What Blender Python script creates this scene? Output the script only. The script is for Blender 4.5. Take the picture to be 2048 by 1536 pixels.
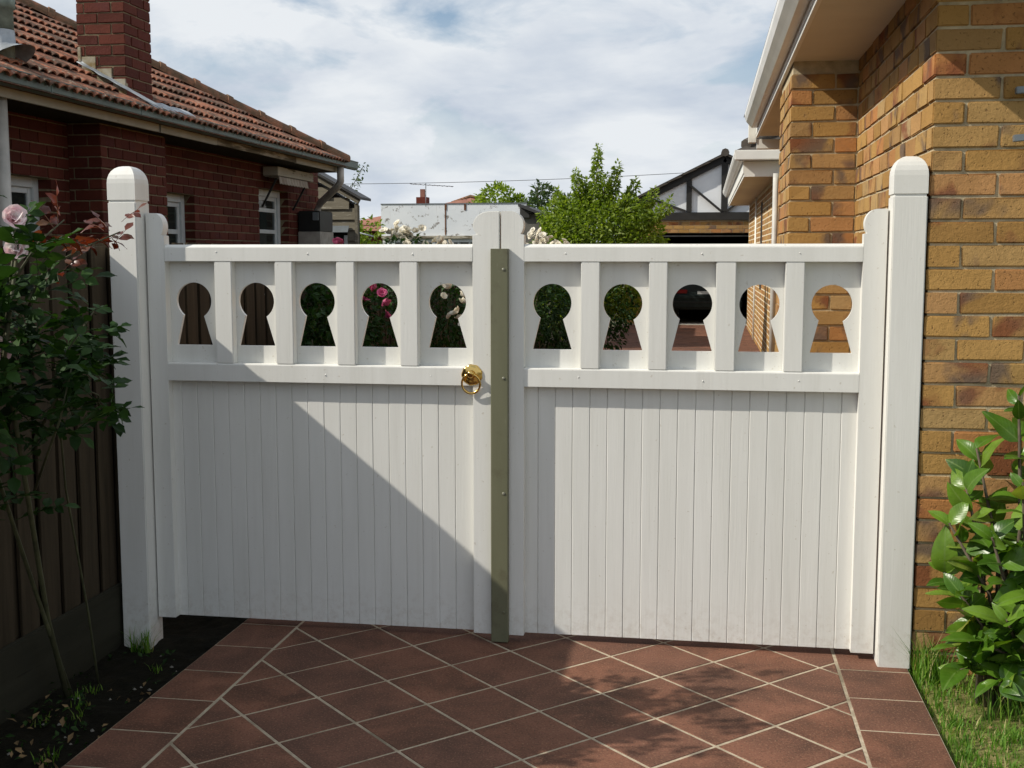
import bpy, bmesh, math, random
from math import sin, cos, pi, radians, sqrt
from mathutils import Vector, Matrix, noise as mnoise
from mathutils.geometry import tessellate_polygon

scene = bpy.context.scene
for o in list(bpy.data.objects):
    bpy.data.objects.remove(o)
COL = scene.collection
rng = random.Random(11)

# ------------------------------------------------------------------ camera, sky, sun, exposure
cd = bpy.data.cameras.new("camera")
cam = bpy.data.objects.new("camera", cd)
COL.objects.link(cam)
cam.location = (0, -4.53, 1.57)
cam.rotation_euler = (radians(90 - 6.25), 0, radians(9.22))
cd.sensor_width = 36.0
cd.lens = 41.31
cd.clip_start = 0.05
cd.clip_end = 1500
scene.camera = cam

SUN = Vector((-2.6, -1.0, 2.13)).normalized()          # towards the sun
SUN_EL = math.asin(SUN.z)
SUN_ROT = math.atan2(SUN.x, SUN.y)
sd = bpy.data.lights.new("sun", 'SUN')
sd.energy = 4.2
sd.angle = radians(0.55)
sd.color = (1.0, 0.93, 0.82)
sun = bpy.data.objects.new("sun", sd)
COL.objects.link(sun)
sun.rotation_euler = SUN.to_track_quat('Z', 'Y').to_euler()
sun.location = (-20, -10, 20)

world = bpy.data.worlds.new("World")
scene.world = world
world.use_nodes = True
nt = world.node_tree
nt.nodes.clear()
def WN(t, **kw):
    n = nt.nodes.new(t)
    for k, v in kw.items():
        setattr(n, k, v)
    return n
w_out = WN('ShaderNodeOutputWorld')
w_bg = WN('ShaderNodeBackground')
w_bg.inputs['Strength'].default_value = 0.1
w_sky = WN('ShaderNodeTexSky', sky_type='NISHITA', sun_disc=False)
w_sky.sun_elevation = SUN_EL
w_sky.sun_rotation = SUN_ROT
w_sky.air_density = 1.0
w_sky.dust_density = 0.6
w_tc = WN('ShaderNodeTexCoord')
w_sep = WN('ShaderNodeSeparateXYZ')
nt.links.new(w_tc.outputs['Generated'], w_sep.inputs[0])
w_add = WN('ShaderNodeMath', operation='ADD'); w_add.inputs[1].default_value = 0.30
w_abs = WN('ShaderNodeMath', operation='ABSOLUTE')
nt.links.new(w_sep.outputs['Z'], w_abs.inputs[0]); nt.links.new(w_abs.outputs[0], w_add.inputs[0])
w_dx = WN('ShaderNodeMath', operation='DIVIDE'); w_dy = WN('ShaderNodeMath', operation='DIVIDE')
nt.links.new(w_sep.outputs['X'], w_dx.inputs[0]); nt.links.new(w_add.outputs[0], w_dx.inputs[1])
nt.links.new(w_sep.outputs['Y'], w_dy.inputs[0]); nt.links.new(w_add.outputs[0], w_dy.inputs[1])
w_cmb = WN('ShaderNodeCombineXYZ')
nt.links.new(w_dx.outputs[0], w_cmb.inputs[0]); nt.links.new(w_dy.outputs[0], w_cmb.inputs[1])
w_map = WN('ShaderNodeMapping')
w_map.inputs['Location'].default_value = (0.3, 5.1, 0.0)
w_map.inputs['Scale'].default_value = (2.2, 2.4, 1.0)
w_map.inputs['Rotation'].default_value = (0, 0, 0.25)
nt.links.new(w_cmb.outputs[0], w_map.inputs[0])
w_n1 = WN('ShaderNodeTexNoise'); w_n1.inputs['Scale'].default_value = 1.15; w_n1.inputs['Detail'].default_value = 9; w_n1.inputs['Roughness'].default_value = 0.56; w_n1.inputs['Distortion'].default_value = 0.35
w_n2 = WN('ShaderNodeTexNoise'); w_n2.inputs['Scale'].default_value = 1.0; w_n2.inputs['Detail'].default_value = 7; w_n2.inputs['Roughness'].default_value = 0.55; w_n2.inputs['Distortion'].default_value = 0.2
w_map2 = WN('ShaderNodeMapping'); w_map2.inputs['Location'].default_value = (7.7, 2.2, 4.0)
nt.links.new(w_map.outputs[0], w_n1.inputs['Vector']); nt.links.new(w_map.outputs[0], w_map2.inputs[0]); nt.links.new(w_map2.outputs[0], w_n2.inputs['Vector'])
w_r1 = WN('ShaderNodeValToRGB')
w_r1.color_ramp.elements[0].position = 0.34; w_r1.color_ramp.elements[0].color = (0.0, 0.0, 0.0, 1)
w_r1.color_ramp.elements[1].position = 0.49; w_r1.color_ramp.elements[1].color = (1, 1, 1, 1)
nt.links.new(w_n1.outputs['Fac'], w_r1.inputs[0])
w_r2 = WN('ShaderNodeValToRGB')
w_r2.color_ramp.elements[0].position = 0.36; w_r2.color_ramp.elements[0].color = (4.6, 5.2, 6.1, 1)
w_r2.color_ramp.elements[1].position = 0.60; w_r2.color_ramp.elements[1].color = (7.1, 7.4, 7.7, 1)
nt.links.new(w_n2.outputs['Fac'], w_r2.inputs[0])
w_mix = WN('ShaderNodeMixRGB')
w_low = WN('ShaderNodeMapRange')                       # cloud closes up towards the horizon
w_low.inputs['From Min'].default_value = 0.06; w_low.inputs['From Max'].default_value = 0.20
w_low.inputs['To Min'].default_value = 1.0; w_low.inputs['To Max'].default_value = 0.0
nt.links.new(w_abs.outputs[0], w_low.inputs['Value'])
w_max = WN('ShaderNodeMath', operation='MAXIMUM')
nt.links.new(w_r1.outputs[0], w_max.inputs[0]); nt.links.new(w_low.outputs[0], w_max.inputs[1])
nt.links.new(w_max.outputs[0], w_mix.inputs[0])
nt.links.new(w_sky.outputs[0], w_mix.inputs[1]); nt.links.new(w_r2.outputs[0], w_mix.inputs[2])
nt.links.new(w_mix.outputs[0], w_bg.inputs['Color']); nt.links.new(w_bg.outputs[0], w_out.inputs['Surface'])

scene.view_settings.view_transform = 'Standard'
scene.view_settings.look = 'None'
scene.view_settings.exposure = 0.2
scene.view_settings.gamma = 1.0
scene.view_settings.use_curve_mapping = False
scene.render.engine = 'CYCLES'
scene.cycles.max_bounces = 8

# ------------------------------------------------------------------ materials
class Mat:
    """small node-building helper"""
    def __init__(s, name, rough=0.7, spec=0.4, metal=0.0):
        s.m = bpy.data.materials.new(name); s.m.use_nodes = True
        s.t = s.m.node_tree; s.b = s.t.nodes['Principled BSDF']
        s.b.inputs['Roughness'].default_value = rough
        s.b.inputs['Specular IOR Level'].default_value = spec
        s.b.inputs['Metallic'].default_value = metal
        s._geo = None; s._tc = None; s._oi = None
    def n(s, t, **kw):
        x = s.t.nodes.new(t)
        for k, v in kw.items():
            if k[0] == '_': x.inputs[k[1:].replace('_', ' ')].default_value = v
            else: setattr(x, k, v)
        return x
    def l(s, a, b): s.t.links.new(a, b)
    def pos(s, scale=(1, 1, 1), obj=False):
        tc = s.n('ShaderNodeTexCoord') if obj else s.n('ShaderNodeNewGeometry')
        mp = s.n('ShaderNodeMapping'); mp.inputs['Scale'].default_value = scale
        s.l(tc.outputs['Object' if obj else 'Position'], mp.inputs[0])
        return mp.outputs[0]
    def noise(s, scale, detail=4, rough=0.55, vec=None, dist=0.0):
        x = s.n('ShaderNodeTexNoise', _Scale=scale, _Detail=detail, _Roughness=rough, _Distortion=dist)
        s.l(vec if vec is not None else s.pos(), x.inputs['Vector'])
        return x.outputs['Fac']
    def ramp(s, fac, stops, const=False):
        r = s.n('ShaderNodeValToRGB'); e = r.color_ramp.elements
        if const: r.color_ramp.interpolation = 'CONSTANT'
        while len(e) < len(stops): e.new(0.5)
        for k, (p, c) in enumerate(stops):
            e[k].position = p
            e[k].color = (c[0], c[1], c[2], 1) if hasattr(c, '__len__') else (c, c, c, 1)
        s.l(fac, r.inputs[0]); return r.outputs[0]
    def mix(s, fac, a, b, mode='MIX'):
        x = s.n('ShaderNodeMixRGB', blend_type=mode)
        for k, v in ((0, fac), (1, a), (2, b)):
            if hasattr(v, 'links'): s.l(v, x.inputs[k])
            elif k == 0: x.inputs[0].default_value = v
            else: x.inputs[k].default_value = (v[0], v[1], v[2], 1)
        return x.outputs[0]
    def rnd(s):
        """one random value per object and per loose piece of a joined mesh"""
        oi = s.n('ShaderNodeObjectInfo'); g = s.n('ShaderNodeNewGeometry')
        c = s.n('ShaderNodeCombineXYZ')
        s.l(oi.outputs['Random'], c.inputs[0]); s.l(g.outputs['Random Per Island'], c.inputs[1])
        w = s.n('ShaderNodeTexWhiteNoise', noise_dimensions='3D'); s.l(c.outputs[0], w.inputs['Vector'])
        return w.outputs['Value'], w.outputs['Color']
    def offs(s, vec, col, amt=30):
        m = s.n('ShaderNodeVectorMath', operation='MULTIPLY_ADD')
        s.l(col, m.inputs[0]); m.inputs[1].default_value = (amt,) * 3; s.l(vec, m.inputs[2])
        return m.outputs[0]
    def bump(s, h, strength=0.3, dist=0.01):
        b = s.n('ShaderNodeBump', _Strength=strength, _Distance=dist)
        s.l(h, b.inputs['Height']); s.l(b.outputs[0], s.b.inputs['Normal'])
    def col(s, c):
        if hasattr(c, 'links'): s.l(c, s.b.inputs['Base Color'])
        else: s.b.inputs['Base Color'].default_value = (c[0], c[1], c[2], 1)
        return s
    def rough(s, c): s.l(c, s.b.inputs['Roughness'])

def simple(name, c, rough=0.6, var=0.15, scale=6, spec=0.4, metal=0.0, bump=0.0, bscale=60, stretch=(1, 1, 1)):
    m = Mat(name, rough, spec, metal)
    f = m.noise(scale, 5, vec=m.pos(stretch))
    lo = tuple(x * (1 - var) for x in c); hi = tuple(min(1, x * (1 + var)) for x in c)
    m.col(m.ramp(f, [(0.3, lo), (0.7, hi)]))
    if bump: m.bump(m.noise(bscale, 4, vec=m.pos(stretch)), bump, 0.004)
    return m.m

M = {}
# gate paint: brushed white with faint grain and grime
m = Mat('white_paint', 0.42, 0.45)
g = m.noise(1.0, 4, vec=m.pos((14, 14, 1.6)))
c = m.ramp(g, [(0.25, (0.665, 0.665, 0.625)), (0.75, (0.735, 0.735, 0.70))])
sp = m.noise(55, 2); sp = m.ramp(sp, [(0.69, 0.0), (0.75, 1.0)])
c = m.mix(sp, c, (0.58, 0.56, 0.50))
gz_ = m.n('ShaderNodeSeparateXYZ'); m.l(m.pos(), gz_.inputs[0])
splash = m.mix(1.0, m.ramp(gz_.outputs['Z'], [(0.0, 1.0), (0.22, 0.0)]), m.ramp(m.noise(28, 6, 0.75), [(0.46, 0.0), (0.66, 0.40)]), 'MULTIPLY')
c = m.mix(splash, c, (0.36, 0.29, 0.21))
run = m.ramp(m.noise(1.0, 5, 0.6, m.pos((20, 20, 0.7))), [(0.56, 0.0), (0.70, 0.22)])
c = m.mix(run, c, (0.52, 0.51, 0.46)); m.col(c)
m.bump(m.noise(1.0, 5, vec=m.pos((160, 160, 7))), 0.28, 0.002)
M['paint'] = m.m
M['post_paint'] = M['paint']
M['filler'] = simple('nail_filler', (0.62, 0.61, 0.58), 0.5, 0.05)
m = Mat('olive_enamel', 0.40, 0.4)
c = m.ramp(m.noise(1.0, 5, 0.6, m.pos((9, 9, 1.2))), [(0.3, (0.118, 0.120, 0.070)), (0.7, (0.152, 0.152, 0.094))])
c = m.mix(m.ramp(m.noise(1.0, 6, 0.7, m.pos((60, 60, 5))), [(0.66, 0.0), (0.72, 0.6)]), c, (0.27, 0.27, 0.20))
c = m.mix(m.ramp(m.noise(9, 5, 0.7), [(0.56, 0.0), (0.70, 0.5)]), c, (0.085, 0.075, 0.045)); m.col(c)
M['olive'] = m.m
M['screw'] = simple('screw_zinc', (0.24, 0.24, 0.19), 0.45, 0.1, metal=0.3)
M['brass'] = simple('polished_brass', (0.74, 0.50, 0.16), 0.16, 0.10, 20, metal=1.0)
M['brass_dark'] = simple('worn_brass', (0.45, 0.30, 0.10), 0.28, 0.2, 30, metal=1.0)

# paver: fired red-brown with darker fire marks
m = Mat('paver_clay', 0.78, 0.3)
v, cc = m.rnd()
p = m.offs(m.pos(), cc, 17)
c = m.ramp(m.noise(4.5, 6, 0.6, p, 0.6), [(0.30, (0.068, 0.030, 0.018)), (0.52, (0.168, 0.071, 0.042)), (0.75, (0.255, 0.108, 0.066))])
c = m.mix(m.ramp(v, [(0, 0.0), (1, 0.45)]), c, (0.125, 0.062, 0.045))
c = m.mix(m.ramp(m.noise(1.6, 4, 0.6), [(0.42, 0.0), (0.66, 0.45)]), c, (0.055, 0.030, 0.022))
c = m.mix(m.ramp(m.noise(130, 3, 0.7), [(0.54, 0.0), (0.68, 0.65)]), c, (0.30, 0.17, 0.10))
c = m.mix(m.ramp(m.noise(120, 3, vec=m.pos((1.1, 0.9, 1))), [(0.54, 0.0), (0.68, 0.65)]), c, (0.05, 0.028, 0.018))
m.col(c); m.bump(m.noise(140, 4), 0.35, 0.003)
M['paver'] = m.m
m = Mat('grout', 0.95, 0.2)
c = m.ramp(m.noise(30, 5, 0.6), [(0.3, (0.34, 0.28, 0.20)), (0.7, (0.50, 0.43, 0.32))])
c = m.mix(m.ramp(m.noise(2.6, 5, 0.65), [(0.53, 0.0), (0.66, 0.7)]), c, (0.12, 0.10, 0.065)); m.col(c); m.bump(m.noise(160, 4), 0.6, 0.004)
M['grout'] = m.m

def brick_mat(name, stops, flash, speck, fdens=0.58):
    m = Mat(name, 0.85, 0.25)
    v, cc = m.rnd()
    p = m.offs(m.pos(), cc, 23)
    c = m.ramp(v, stops)
    c = m.mix(m.ramp(m.noise(7, 4, vec=p), [(0.35, 0.0), (0.75, 0.35)]), c, tuple(x * 0.62 for x in stops[0][1]))
    f = m.noise(4.2, 3, 0.5, p, 0.5)
    c = m.mix(m.ramp(f, [(fdens, 0.0), (fdens + 0.10, 0.85)]), c, m.ramp(m.noise(3.1, 1, vec=p), [(0.44, flash[0]), (0.56, flash[1])]))
    pits = m.noise(95, 3, 0.6)
    c = m.mix(m.ramp(pits, [(0.66, 0.0), (0.72, 0.8)]), c, speck)
    m.col(c)
    h = m.mix(0.5, m.noise(70, 5, 0.65), m.ramp(pits, [(0.60, 1.0), (0.74, 0.0)]))
    m.bump(h, 0.8, 0.008)
    return m.m
M['tan_brick'] = brick_mat('tan_brick', [(0.0, (0.31, 0.172, 0.052)), (0.2, (0.45, 0.262, 0.082)), (0.38, (0.39, 0.242, 0.085)), (0.52, (0.47, 0.262, 0.11)), (0.66, (0.44, 0.195, 0.066)), (0.78, (0.35, 0.212, 0.085)), (0.9, (0.44, 0.28, 0.105)), (1.0, (0.39, 0.275, 0.14))], [(0.19, 0.058, 0.026), (0.115, 0.085, 0.070)], (0.11, 0.055, 0.025), 0.535)
M['red_brick'] = brick_mat('red_brick', [(0.0, (0.076, 0.017, 0.010)), (0.5, (0.108, 0.024, 0.014)), (1.0, (0.138, 0.035, 0.020))], [(0.085, 0.02, 0.018), (0.11, 0.03, 0.025)], (0.07, 0.02, 0.015), 0.60)
M['sunlit_mortar'] = simple('sunlit_mortar', (0.66, 0.58, 0.42), 0.95, 0.15, 20)  # wing mortar, lightened in colour to stand for sun on its joints
M['tan_mortar'] = simple('tan_mortar', (0.44, 0.37, 0.24), 0.95, 0.25, 20, bump=0.6, bscale=120)
M['red_mortar'] = simple('red_mortar', (0.20, 0.16, 0.095), 0.95, 0.3, 20, bump=0.5, bscale=120)
m = Mat('cement_patch', 0.9, 0.2)
m.col(m.ramp(m.noise(9, 5), [(0.35, (0.22, 0.16, 0.07)), (0.55, (0.36, 0.33, 0.25)), (0.75, (0.44, 0.42, 0.36))])); m.bump(m.noise(60, 4), 0.4, 0.004)
M['patch'] = m.m
# terracotta roof tile with lichen
m = Mat('terracotta_tile', 0.85, 0.25)
v, cc = m.rnd()
c = m.ramp(v, [(0.0, (0.30, 0.105, 0.058)), (0.4, (0.42, 0.175, 0.10)), (0.75, (0.34, 0.135, 0.078)), (1.0, (0.22, 0.09, 0.055))])
c = m.mix(m.ramp(m.noise(6, 6, 0.7), [(0.42, 0.0), (0.55, 0.85)]), c, (0.075, 0.056, 0.04))
c = m.mix(m.ramp(m.noise(26, 4, 0.6), [(0.58, 0.0), (0.66, 0.75)]), c, (0.32, 0.30, 0.23))
m.col(c); m.bump(m.noise(70, 4), 0.4, 0.004)
M['tile'] = m.m
m = Mat('mossy_capping', 0.9, 0.2)
c = m.ramp(m.noise(6, 6, 0.65), [(0.32, (0.07, 0.06, 0.035)), (0.5, (0.17, 0.10, 0.06)), (0.72, (0.36, 0.15, 0.085))])
m.col(c); m.bump(m.noise(60, 4), 0.5, 0.005); M['capping'] = m.m
M['gutter_green'] = simple('gutter_green', (0.11, 0.15, 0.13), 0.45, 0.25, 5, bump=0.05)
M['lead'] = simple('lead_flashing', (0.33, 0.36, 0.38), 0.5, 0.35, 9, metal=0.3, bump=0.6, bscale=25)
m = Mat('flaking_cream_paint', 0.75, 0.3)
f = m.noise(1.0, 6, 0.7, m.pos((6, 2.2, 16)))
c = m.ramp(m.noise(4, 4), [(0.3, (0.40, 0.385, 0.31)), (0.7, (0.50, 0.48, 0.40))])
c = m.mix(m.ramp(f, [(0.60, 0.0), (0.64, 1.0)]), c, (0.13, 0.11, 0.075)); m.col(c); m.bump(f, 0.5, 0.004)
M['flaky'] = m.m
m = Mat('bare_weathered_board', 0.9, 0.2)
f = m.noise(1.0, 6, 0.7, m.pos((5, 1.6, 22)))
c = m.ramp(f, [(0.35, (0.10, 0.085, 0.06)), (0.5, (0.20, 0.175, 0.125)), (0.56, (0.45, 0.42, 0.34))]); m.col(c); m.bump(f, 0.5, 0.004)
M['bare'] = m.m
M['window_white'] = simple('window_white', (0.60, 0.64, 0.64), 0.45, 0.1, 8)
M['trim'] = simple('trim_cream', (0.74, 0.73, 0.67), 0.4, 0.06, 4)
M['gutter_cream'] = simple('gutter_cream', (0.70, 0.69, 0.64), 0.3, 0.08, 4)
M['soffit'] = simple('soffit_cream', (0.66, 0.62, 0.52), 0.75, 0.06, 3)
m = Mat('window_glass', 0.06, 0.6); m.col(m.ramp(m.noise(3, 3), [(0.3, (0.012, 0.018, 0.016)), (0.7, (0.03, 0.04, 0.036))])); M['glass'] = m.m
M['curtain'] = simple('curtain_dim', (0.16, 0.17, 0.16), 0.9, 0.3, 14, stretch=(1, 5, 0.3))
m = Mat('awning_metal', 0.5, 0.4)
c = m.ramp(m.noise(5, 5), [(0.35, (0.26, 0.20, 0.15)), (0.6, (0.46, 0.42, 0.34))]); m.col(c); M['awning'] = m.m
M['pipe_cream'] = simple('pipe_cream', (0.46, 0.45, 0.41), 0.5, 0.15, 8)
M['flue'] = simple('flue_cement', (0.20, 0.24, 0.20), 0.85, 0.35, 14, bump=0.4, bscale=50)
# weathered timber
def timber(name, lo, hi, dark, stretch, bump=0.5, spots=0.66):
    m = Mat(name, 0.88, 0.2)
    v, cc = m.rnd()
    p = m.offs(m.pos(stretch), cc, 19)
    c = m.ramp(m.noise(1.0, 6, 0.62, p), [(0.28, lo), (0.72, hi)])
    c = m.mix(m.ramp(v, [(0, 0.0), (1, 0.45)]), c, lo)
    c = m.mix(m.ramp(m.noise(1.7, 5, 0.6, p), [(spots, 0.0), (spots + 0.08, 0.8)]), c, dark)
    m.col(c); m.bump(m.noise(1.6, 6, 0.7, p), bump, 0.004); return m.m
M['paling'] = timber('paling_hardwood', (0.032, 0.024, 0.014), (0.072, 0.054, 0.033), (0.015, 0.011, 0.007), (26, 26, 1.8))
M['plinth'] = timber('plinth_hardwood', (0.022, 0.021, 0.013), (0.042, 0.039, 0.026), (0.014, 0.012, 0.008), (8, 2, 18))
M['weatherboard'] = timber('flaking_weatherboard', (0.15, 0.135, 0.10), (0.28, 0.255, 0.20), (0.55, 0.53, 0.46), (3.5, 3.5, 26), 0.5, 0.60)
# soils
m = Mat('dark_soil', 0.95, 0.15)
m.col(m.ramp(m.noise(14, 6, 0.7), [(0.3, (0.006, 0.006, 0.003)), (0.6, (0.016, 0.014, 0.008)), (0.8, (0.040, 0.033, 0.018))])); m.bump(m.noise(45, 6, 0.7), 0.9, 0.03)
M['soil'] = m.m
m = Mat('dry_lawn', 0.95, 0.15)
c = m.ramp(m.noise(38, 6, 0.7), [(0.3, (0.22, 0.18, 0.07)), (0.55, (0.42, 0.34, 0.15)), (0.75, (0.55, 0.46, 0.23))])
c = m.mix(m.ramp(m.noise(5, 4), [(0.36, 0.0), (0.58, 0.8)]), c, (0.075, 0.125, 0.02)); m.col(c); m.bump(m.noise(90, 5, 0.7), 0.8, 0.02)
M['lawn'] = m.m
M['earth'] = simple('earth', (0.09, 0.085, 0.045), 0.95, 0.4, 0.6, bump=0.5, bscale=8)
# leaves
def leaf_mat(name, stops, rough=0.4, spec=0.45, trans=0.25, tcol=None):
    m = Mat(name, rough, spec)
    v, cc = m.rnd()
    c = m.ramp(v, stops)
    c = m.mix(m.ramp(m.noise(30, 3), [(0.35, 0.0), (0.75, 0.3)]), c, tuple(x * 0.6 for x in stops[0][1]))
    m.col(c)
    tr = m.n('ShaderNodeBsdfTranslucent'); mx = m.n('ShaderNodeMixShader'); mx.inputs[0].default_value = trans
    tc = m.mix(1.0, c, tcol or (1.5, 1.6, 0.6), 'MULTIPLY'); m.l(tc, tr.inputs[0])
    out = m.t.nodes['Material Output']
    m.l(m.b.outputs[0], mx.inputs[1]); m.l(tr.outputs[0], mx.inputs[2]); m.l(mx.outputs[0], out.inputs[0])
    return m.m
M['rose_leaf'] = leaf_mat('rose_leaf', [(0, (0.011, 0.032, 0.005)), (0.6, (0.021, 0.057, 0.010)), (1, (0.038, 0.085, 0.018))], 0.55, 0.2)
M['red_leaf'] = leaf_mat('red_leaf', [(0, (0.09, 0.022, 0.012)), (0.5, (0.15, 0.035, 0.014)), (1, (0.12, 0.06, 0.02))], 0.35, 0.5, 0.3, (1.6, 0.9, 0.5))
def veined(name, stops, vein, rough=0.33, trans=0.3):
    m = Mat(name, rough, 0.45)
    v, cc = m.rnd()
    c = m.ramp(v, stops)
    sx = m.n('ShaderNodeSeparateXYZ'); m.l(m.pos((1, 1, 1), True), sx.inputs[0])
    ax = m.n('ShaderNodeMath', operation='ABSOLUTE'); m.l(sx.outputs['X'], ax.inputs[0])
    yv = m.n('ShaderNodeMath', operation='MULTIPLY_ADD'); m.l(ax.outputs[0], yv.inputs[0]); yv.inputs[1].default_value = -0.9; m.l(sx.outputs['Y'], yv.inputs[2])
    sn = m.n('ShaderNodeMath', operation='MULTIPLY'); m.l(yv.outputs[0], sn.inputs[0]); sn.inputs[1].default_value = 430
    ss = m.n('ShaderNodeMath', operation='SINE'); m.l(sn.outputs[0], ss.inputs[0])
    c = m.mix(m.ramp(ss.outputs[0], [(0.84, 0.0), (1.0, 0.14)]), c, vein)
    c = m.mix(m.ramp(ax.outputs[0], [(0.0008, 0.75), (0.0022, 0.0)]), c, vein)
    c = m.mix(m.ramp(m.noise(22, 4), [(0.45, 0.0), (0.8, 0.5)]), c, tuple(x * 0.55 for x in stops[0][1]))
    m.col(c); m.bump(ss.outputs[0], 0.10, 0.001)
    tr = m.n('ShaderNodeBsdfTranslucent'); mx = m.n('ShaderNodeMixShader'); mx.inputs[0].default_value = trans
    m.l(m.mix(1.0, c, (1.7, 1.7, 0.5), 'MULTIPLY'), tr.inputs[0])
    m.l(m.b.outputs[0], mx.inputs[1]); m.l(tr.outputs[0], mx.inputs[2]); m.l(mx.outputs[0], m.t.nodes['Material Output'].inputs[0])
    return m.m
M['shrub_leaf'] = veined('shrub_leaf', [(0, (0.035, 0.095, 0.008)), (0.4, (0.072, 0.165, 0.013)), (0.75, (0.115, 0.225, 0.020)), (0.93, (0.17, 0.28, 0.035)), (1, (0.25, 0.27, 0.055))], (0.17, 0.27, 0.07))
M['bright_leaf'] = leaf_mat('bright_leaf', [(0, (0.09, 0.15, 0.012)), (0.5, (0.175, 0.25, 0.022)), (1, (0.27, 0.335, 0.048))], 0.45, 0.4, 0.42)
M['dull_leaf'] = leaf_mat('dull_leaf', [(0, (0.03, 0.055, 0.02)), (0.6, (0.06, 0.10, 0.036)), (1, (0.10, 0.145, 0.06))], 0.5, 0.35, 0.3)
M['grass'] = leaf_mat('grass_blade', [(0, (0.06, 0.15, 0.014)), (0.5, (0.12, 0.26, 0.025)), (0.91, (0.21, 0.33, 0.05)), (0.95, (0.40, 0.36, 0.15)), (1, (0.48, 0.42, 0.20))], 0.5, 0.3, 0.35)
M['bark'] = simple('bark', (0.085, 0.065, 0.045), 0.9, 0.35, 25, bump=0.6, bscale=70)
M['cane'] = simple('rose_cane', (0.06, 0.062, 0.028), 0.7, 0.35, 20, bump=0.3)
M['red_cane'] = simple('red_cane', (0.12, 0.045, 0.025), 0.6, 0.3, 20)
def petal(name, a, b):
    m = Mat(name, 0.6, 0.25)
    c = m.ramp(m.noise(28, 3), [(0.35, a), (0.68, b)]); m.col(c)
    tr = m.n('ShaderNodeBsdfTranslucent'); mx = m.n('ShaderNodeMixShader'); mx.inputs[0].default_value = 0.3
    m.l(c, tr.inputs[0]); m.l(m.b.outputs[0], mx.inputs[1]); m.l(tr.outputs[0], mx.inputs[2]); m.l(mx.outputs[0], m.t.nodes['Material Output'].inputs[0])
    return m.m
M['pale_pink'] = petal('petal_pale_pink', (0.93, 0.60, 0.64), (0.95, 0.89, 0.85))
M['deep_pink'] = petal('petal_deep_pink', (0.55, 0.07, 0.20), (0.64, 0.20, 0.33))
M['white_petal'] = petal('petal_white', (0.84, 0.79, 0.64), (0.92, 0.90, 0.83))
# far things
m = Mat('white_render_rust', 0.8, 0.3)
c = m.ramp(m.noise(2.5, 5), [(0.3, (0.70, 0.74, 0.77)), (0.7, (0.80, 0.83, 0.85))])
c = m.mix(m.ramp(m.noise(6.5, 6, 0.72), [(0.565, 0.0), (0.63, 0.85)]), c, (0.16, 0.14, 0.11))
c = m.mix(m.ramp(m.noise(1.0, 5, 0.6, m.pos((5.5, 1, 0.5))), [(0.62, 0.0), (0.72, 0.8)]), c, (0.30, 0.17, 0.08)); m.col(c)
M['render_rust'] = m.m
M['rust'] = simple('rust', (0.14, 0.055, 0.022), 0.9, 0.4, 14)
M['grey_sheet'] = simple('grey_sheet', (0.13, 0.125, 0.11), 0.8, 0.3, 3)
M['dark_sheet'] = simple('dark_roof_sheet', (0.05, 0.05, 0.05), 0.6, 0.3, 3)
M['concrete'] = simple('concrete', (0.33, 0.31, 0.27), 0.9, 0.2, 10, bump=0.3)
M['black_metal'] = simple('black_casing', (0.012, 0.013, 0.012), 0.5, 0.2, 6)
M['grey_metal'] = simple('grey_metal', (0.19, 0.215, 0.23), 0.45, 0.15, 8, metal=0.4)
M['tudor'] = simple('tudor_stain', (0.020, 0.019, 0.017), 0.6, 0.3, 6)
M['tudor_white'] = simple('tudor_panel', (0.76, 0.79, 0.81), 0.7, 0.06, 3)
M['dark_tile'] = simple('concrete_tile', (0.065, 0.055, 0.045), 0.85, 0.35, 9, bump=0.3, bscale=30)
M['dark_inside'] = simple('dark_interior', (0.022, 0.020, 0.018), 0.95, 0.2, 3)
m = Mat('car_paint', 0.45, 0.2); m.col(m.ramp(m.noise(3, 2), [(0.3, (0.006, 0.010, 0.009)), (0.7, (0.010, 0.015, 0.013))])); M['car'] = m.m
M['tail'] = simple('tail_lens', (0.16, 0.008, 0.008), 0.15, 0.1, 20)
M['plate'] = simple('plate_white', (0.40, 0.42, 0.41), 0.4, 0.05, 20)
M['rubber'] = simple('rubber', (0.018, 0.018, 0.018), 0.85, 0.2, 20)
M['alloy'] = simple('alloy', (0.45, 0.45, 0.46), 0.3, 0.1, 20, metal=0.8)
M['far_roof'] = simple('far_terracotta', (0.26, 0.12, 0.085), 0.9, 0.3, 2)
M['stone'] = simple('pale_pebble', (0.22, 0.21, 0.18), 0.8, 0.2, 20)
M['litter'] = simple('dead_leaf', (0.20, 0.13, 0.06), 0.9, 0.4, 20)

# ------------------------------------------------------------------ object helpers
W = {}
def link(o, parent=None, loc=(0, 0, 0)):
    COL.objects.link(o)
    loc = Vector(loc)
    if parent is not None:
        o.parent = parent; o.location = loc - W[parent.name]
    else:
        o.location = loc
    W[o.name] = loc
    return o
def tag(o, label, cat, group=None, kind=None):
    if label: o['label'] = label
    if cat: o['category'] = cat
    if group: o['group'] = group
    if kind: o['kind'] = kind
    return o
def thing(name, loc, label, cat, group=None):
    o = bpy.data.objects.new(name, None); o.empty_display_size = 0.1
    link(o, None, loc); return tag(o, label, cat, group)

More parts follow.
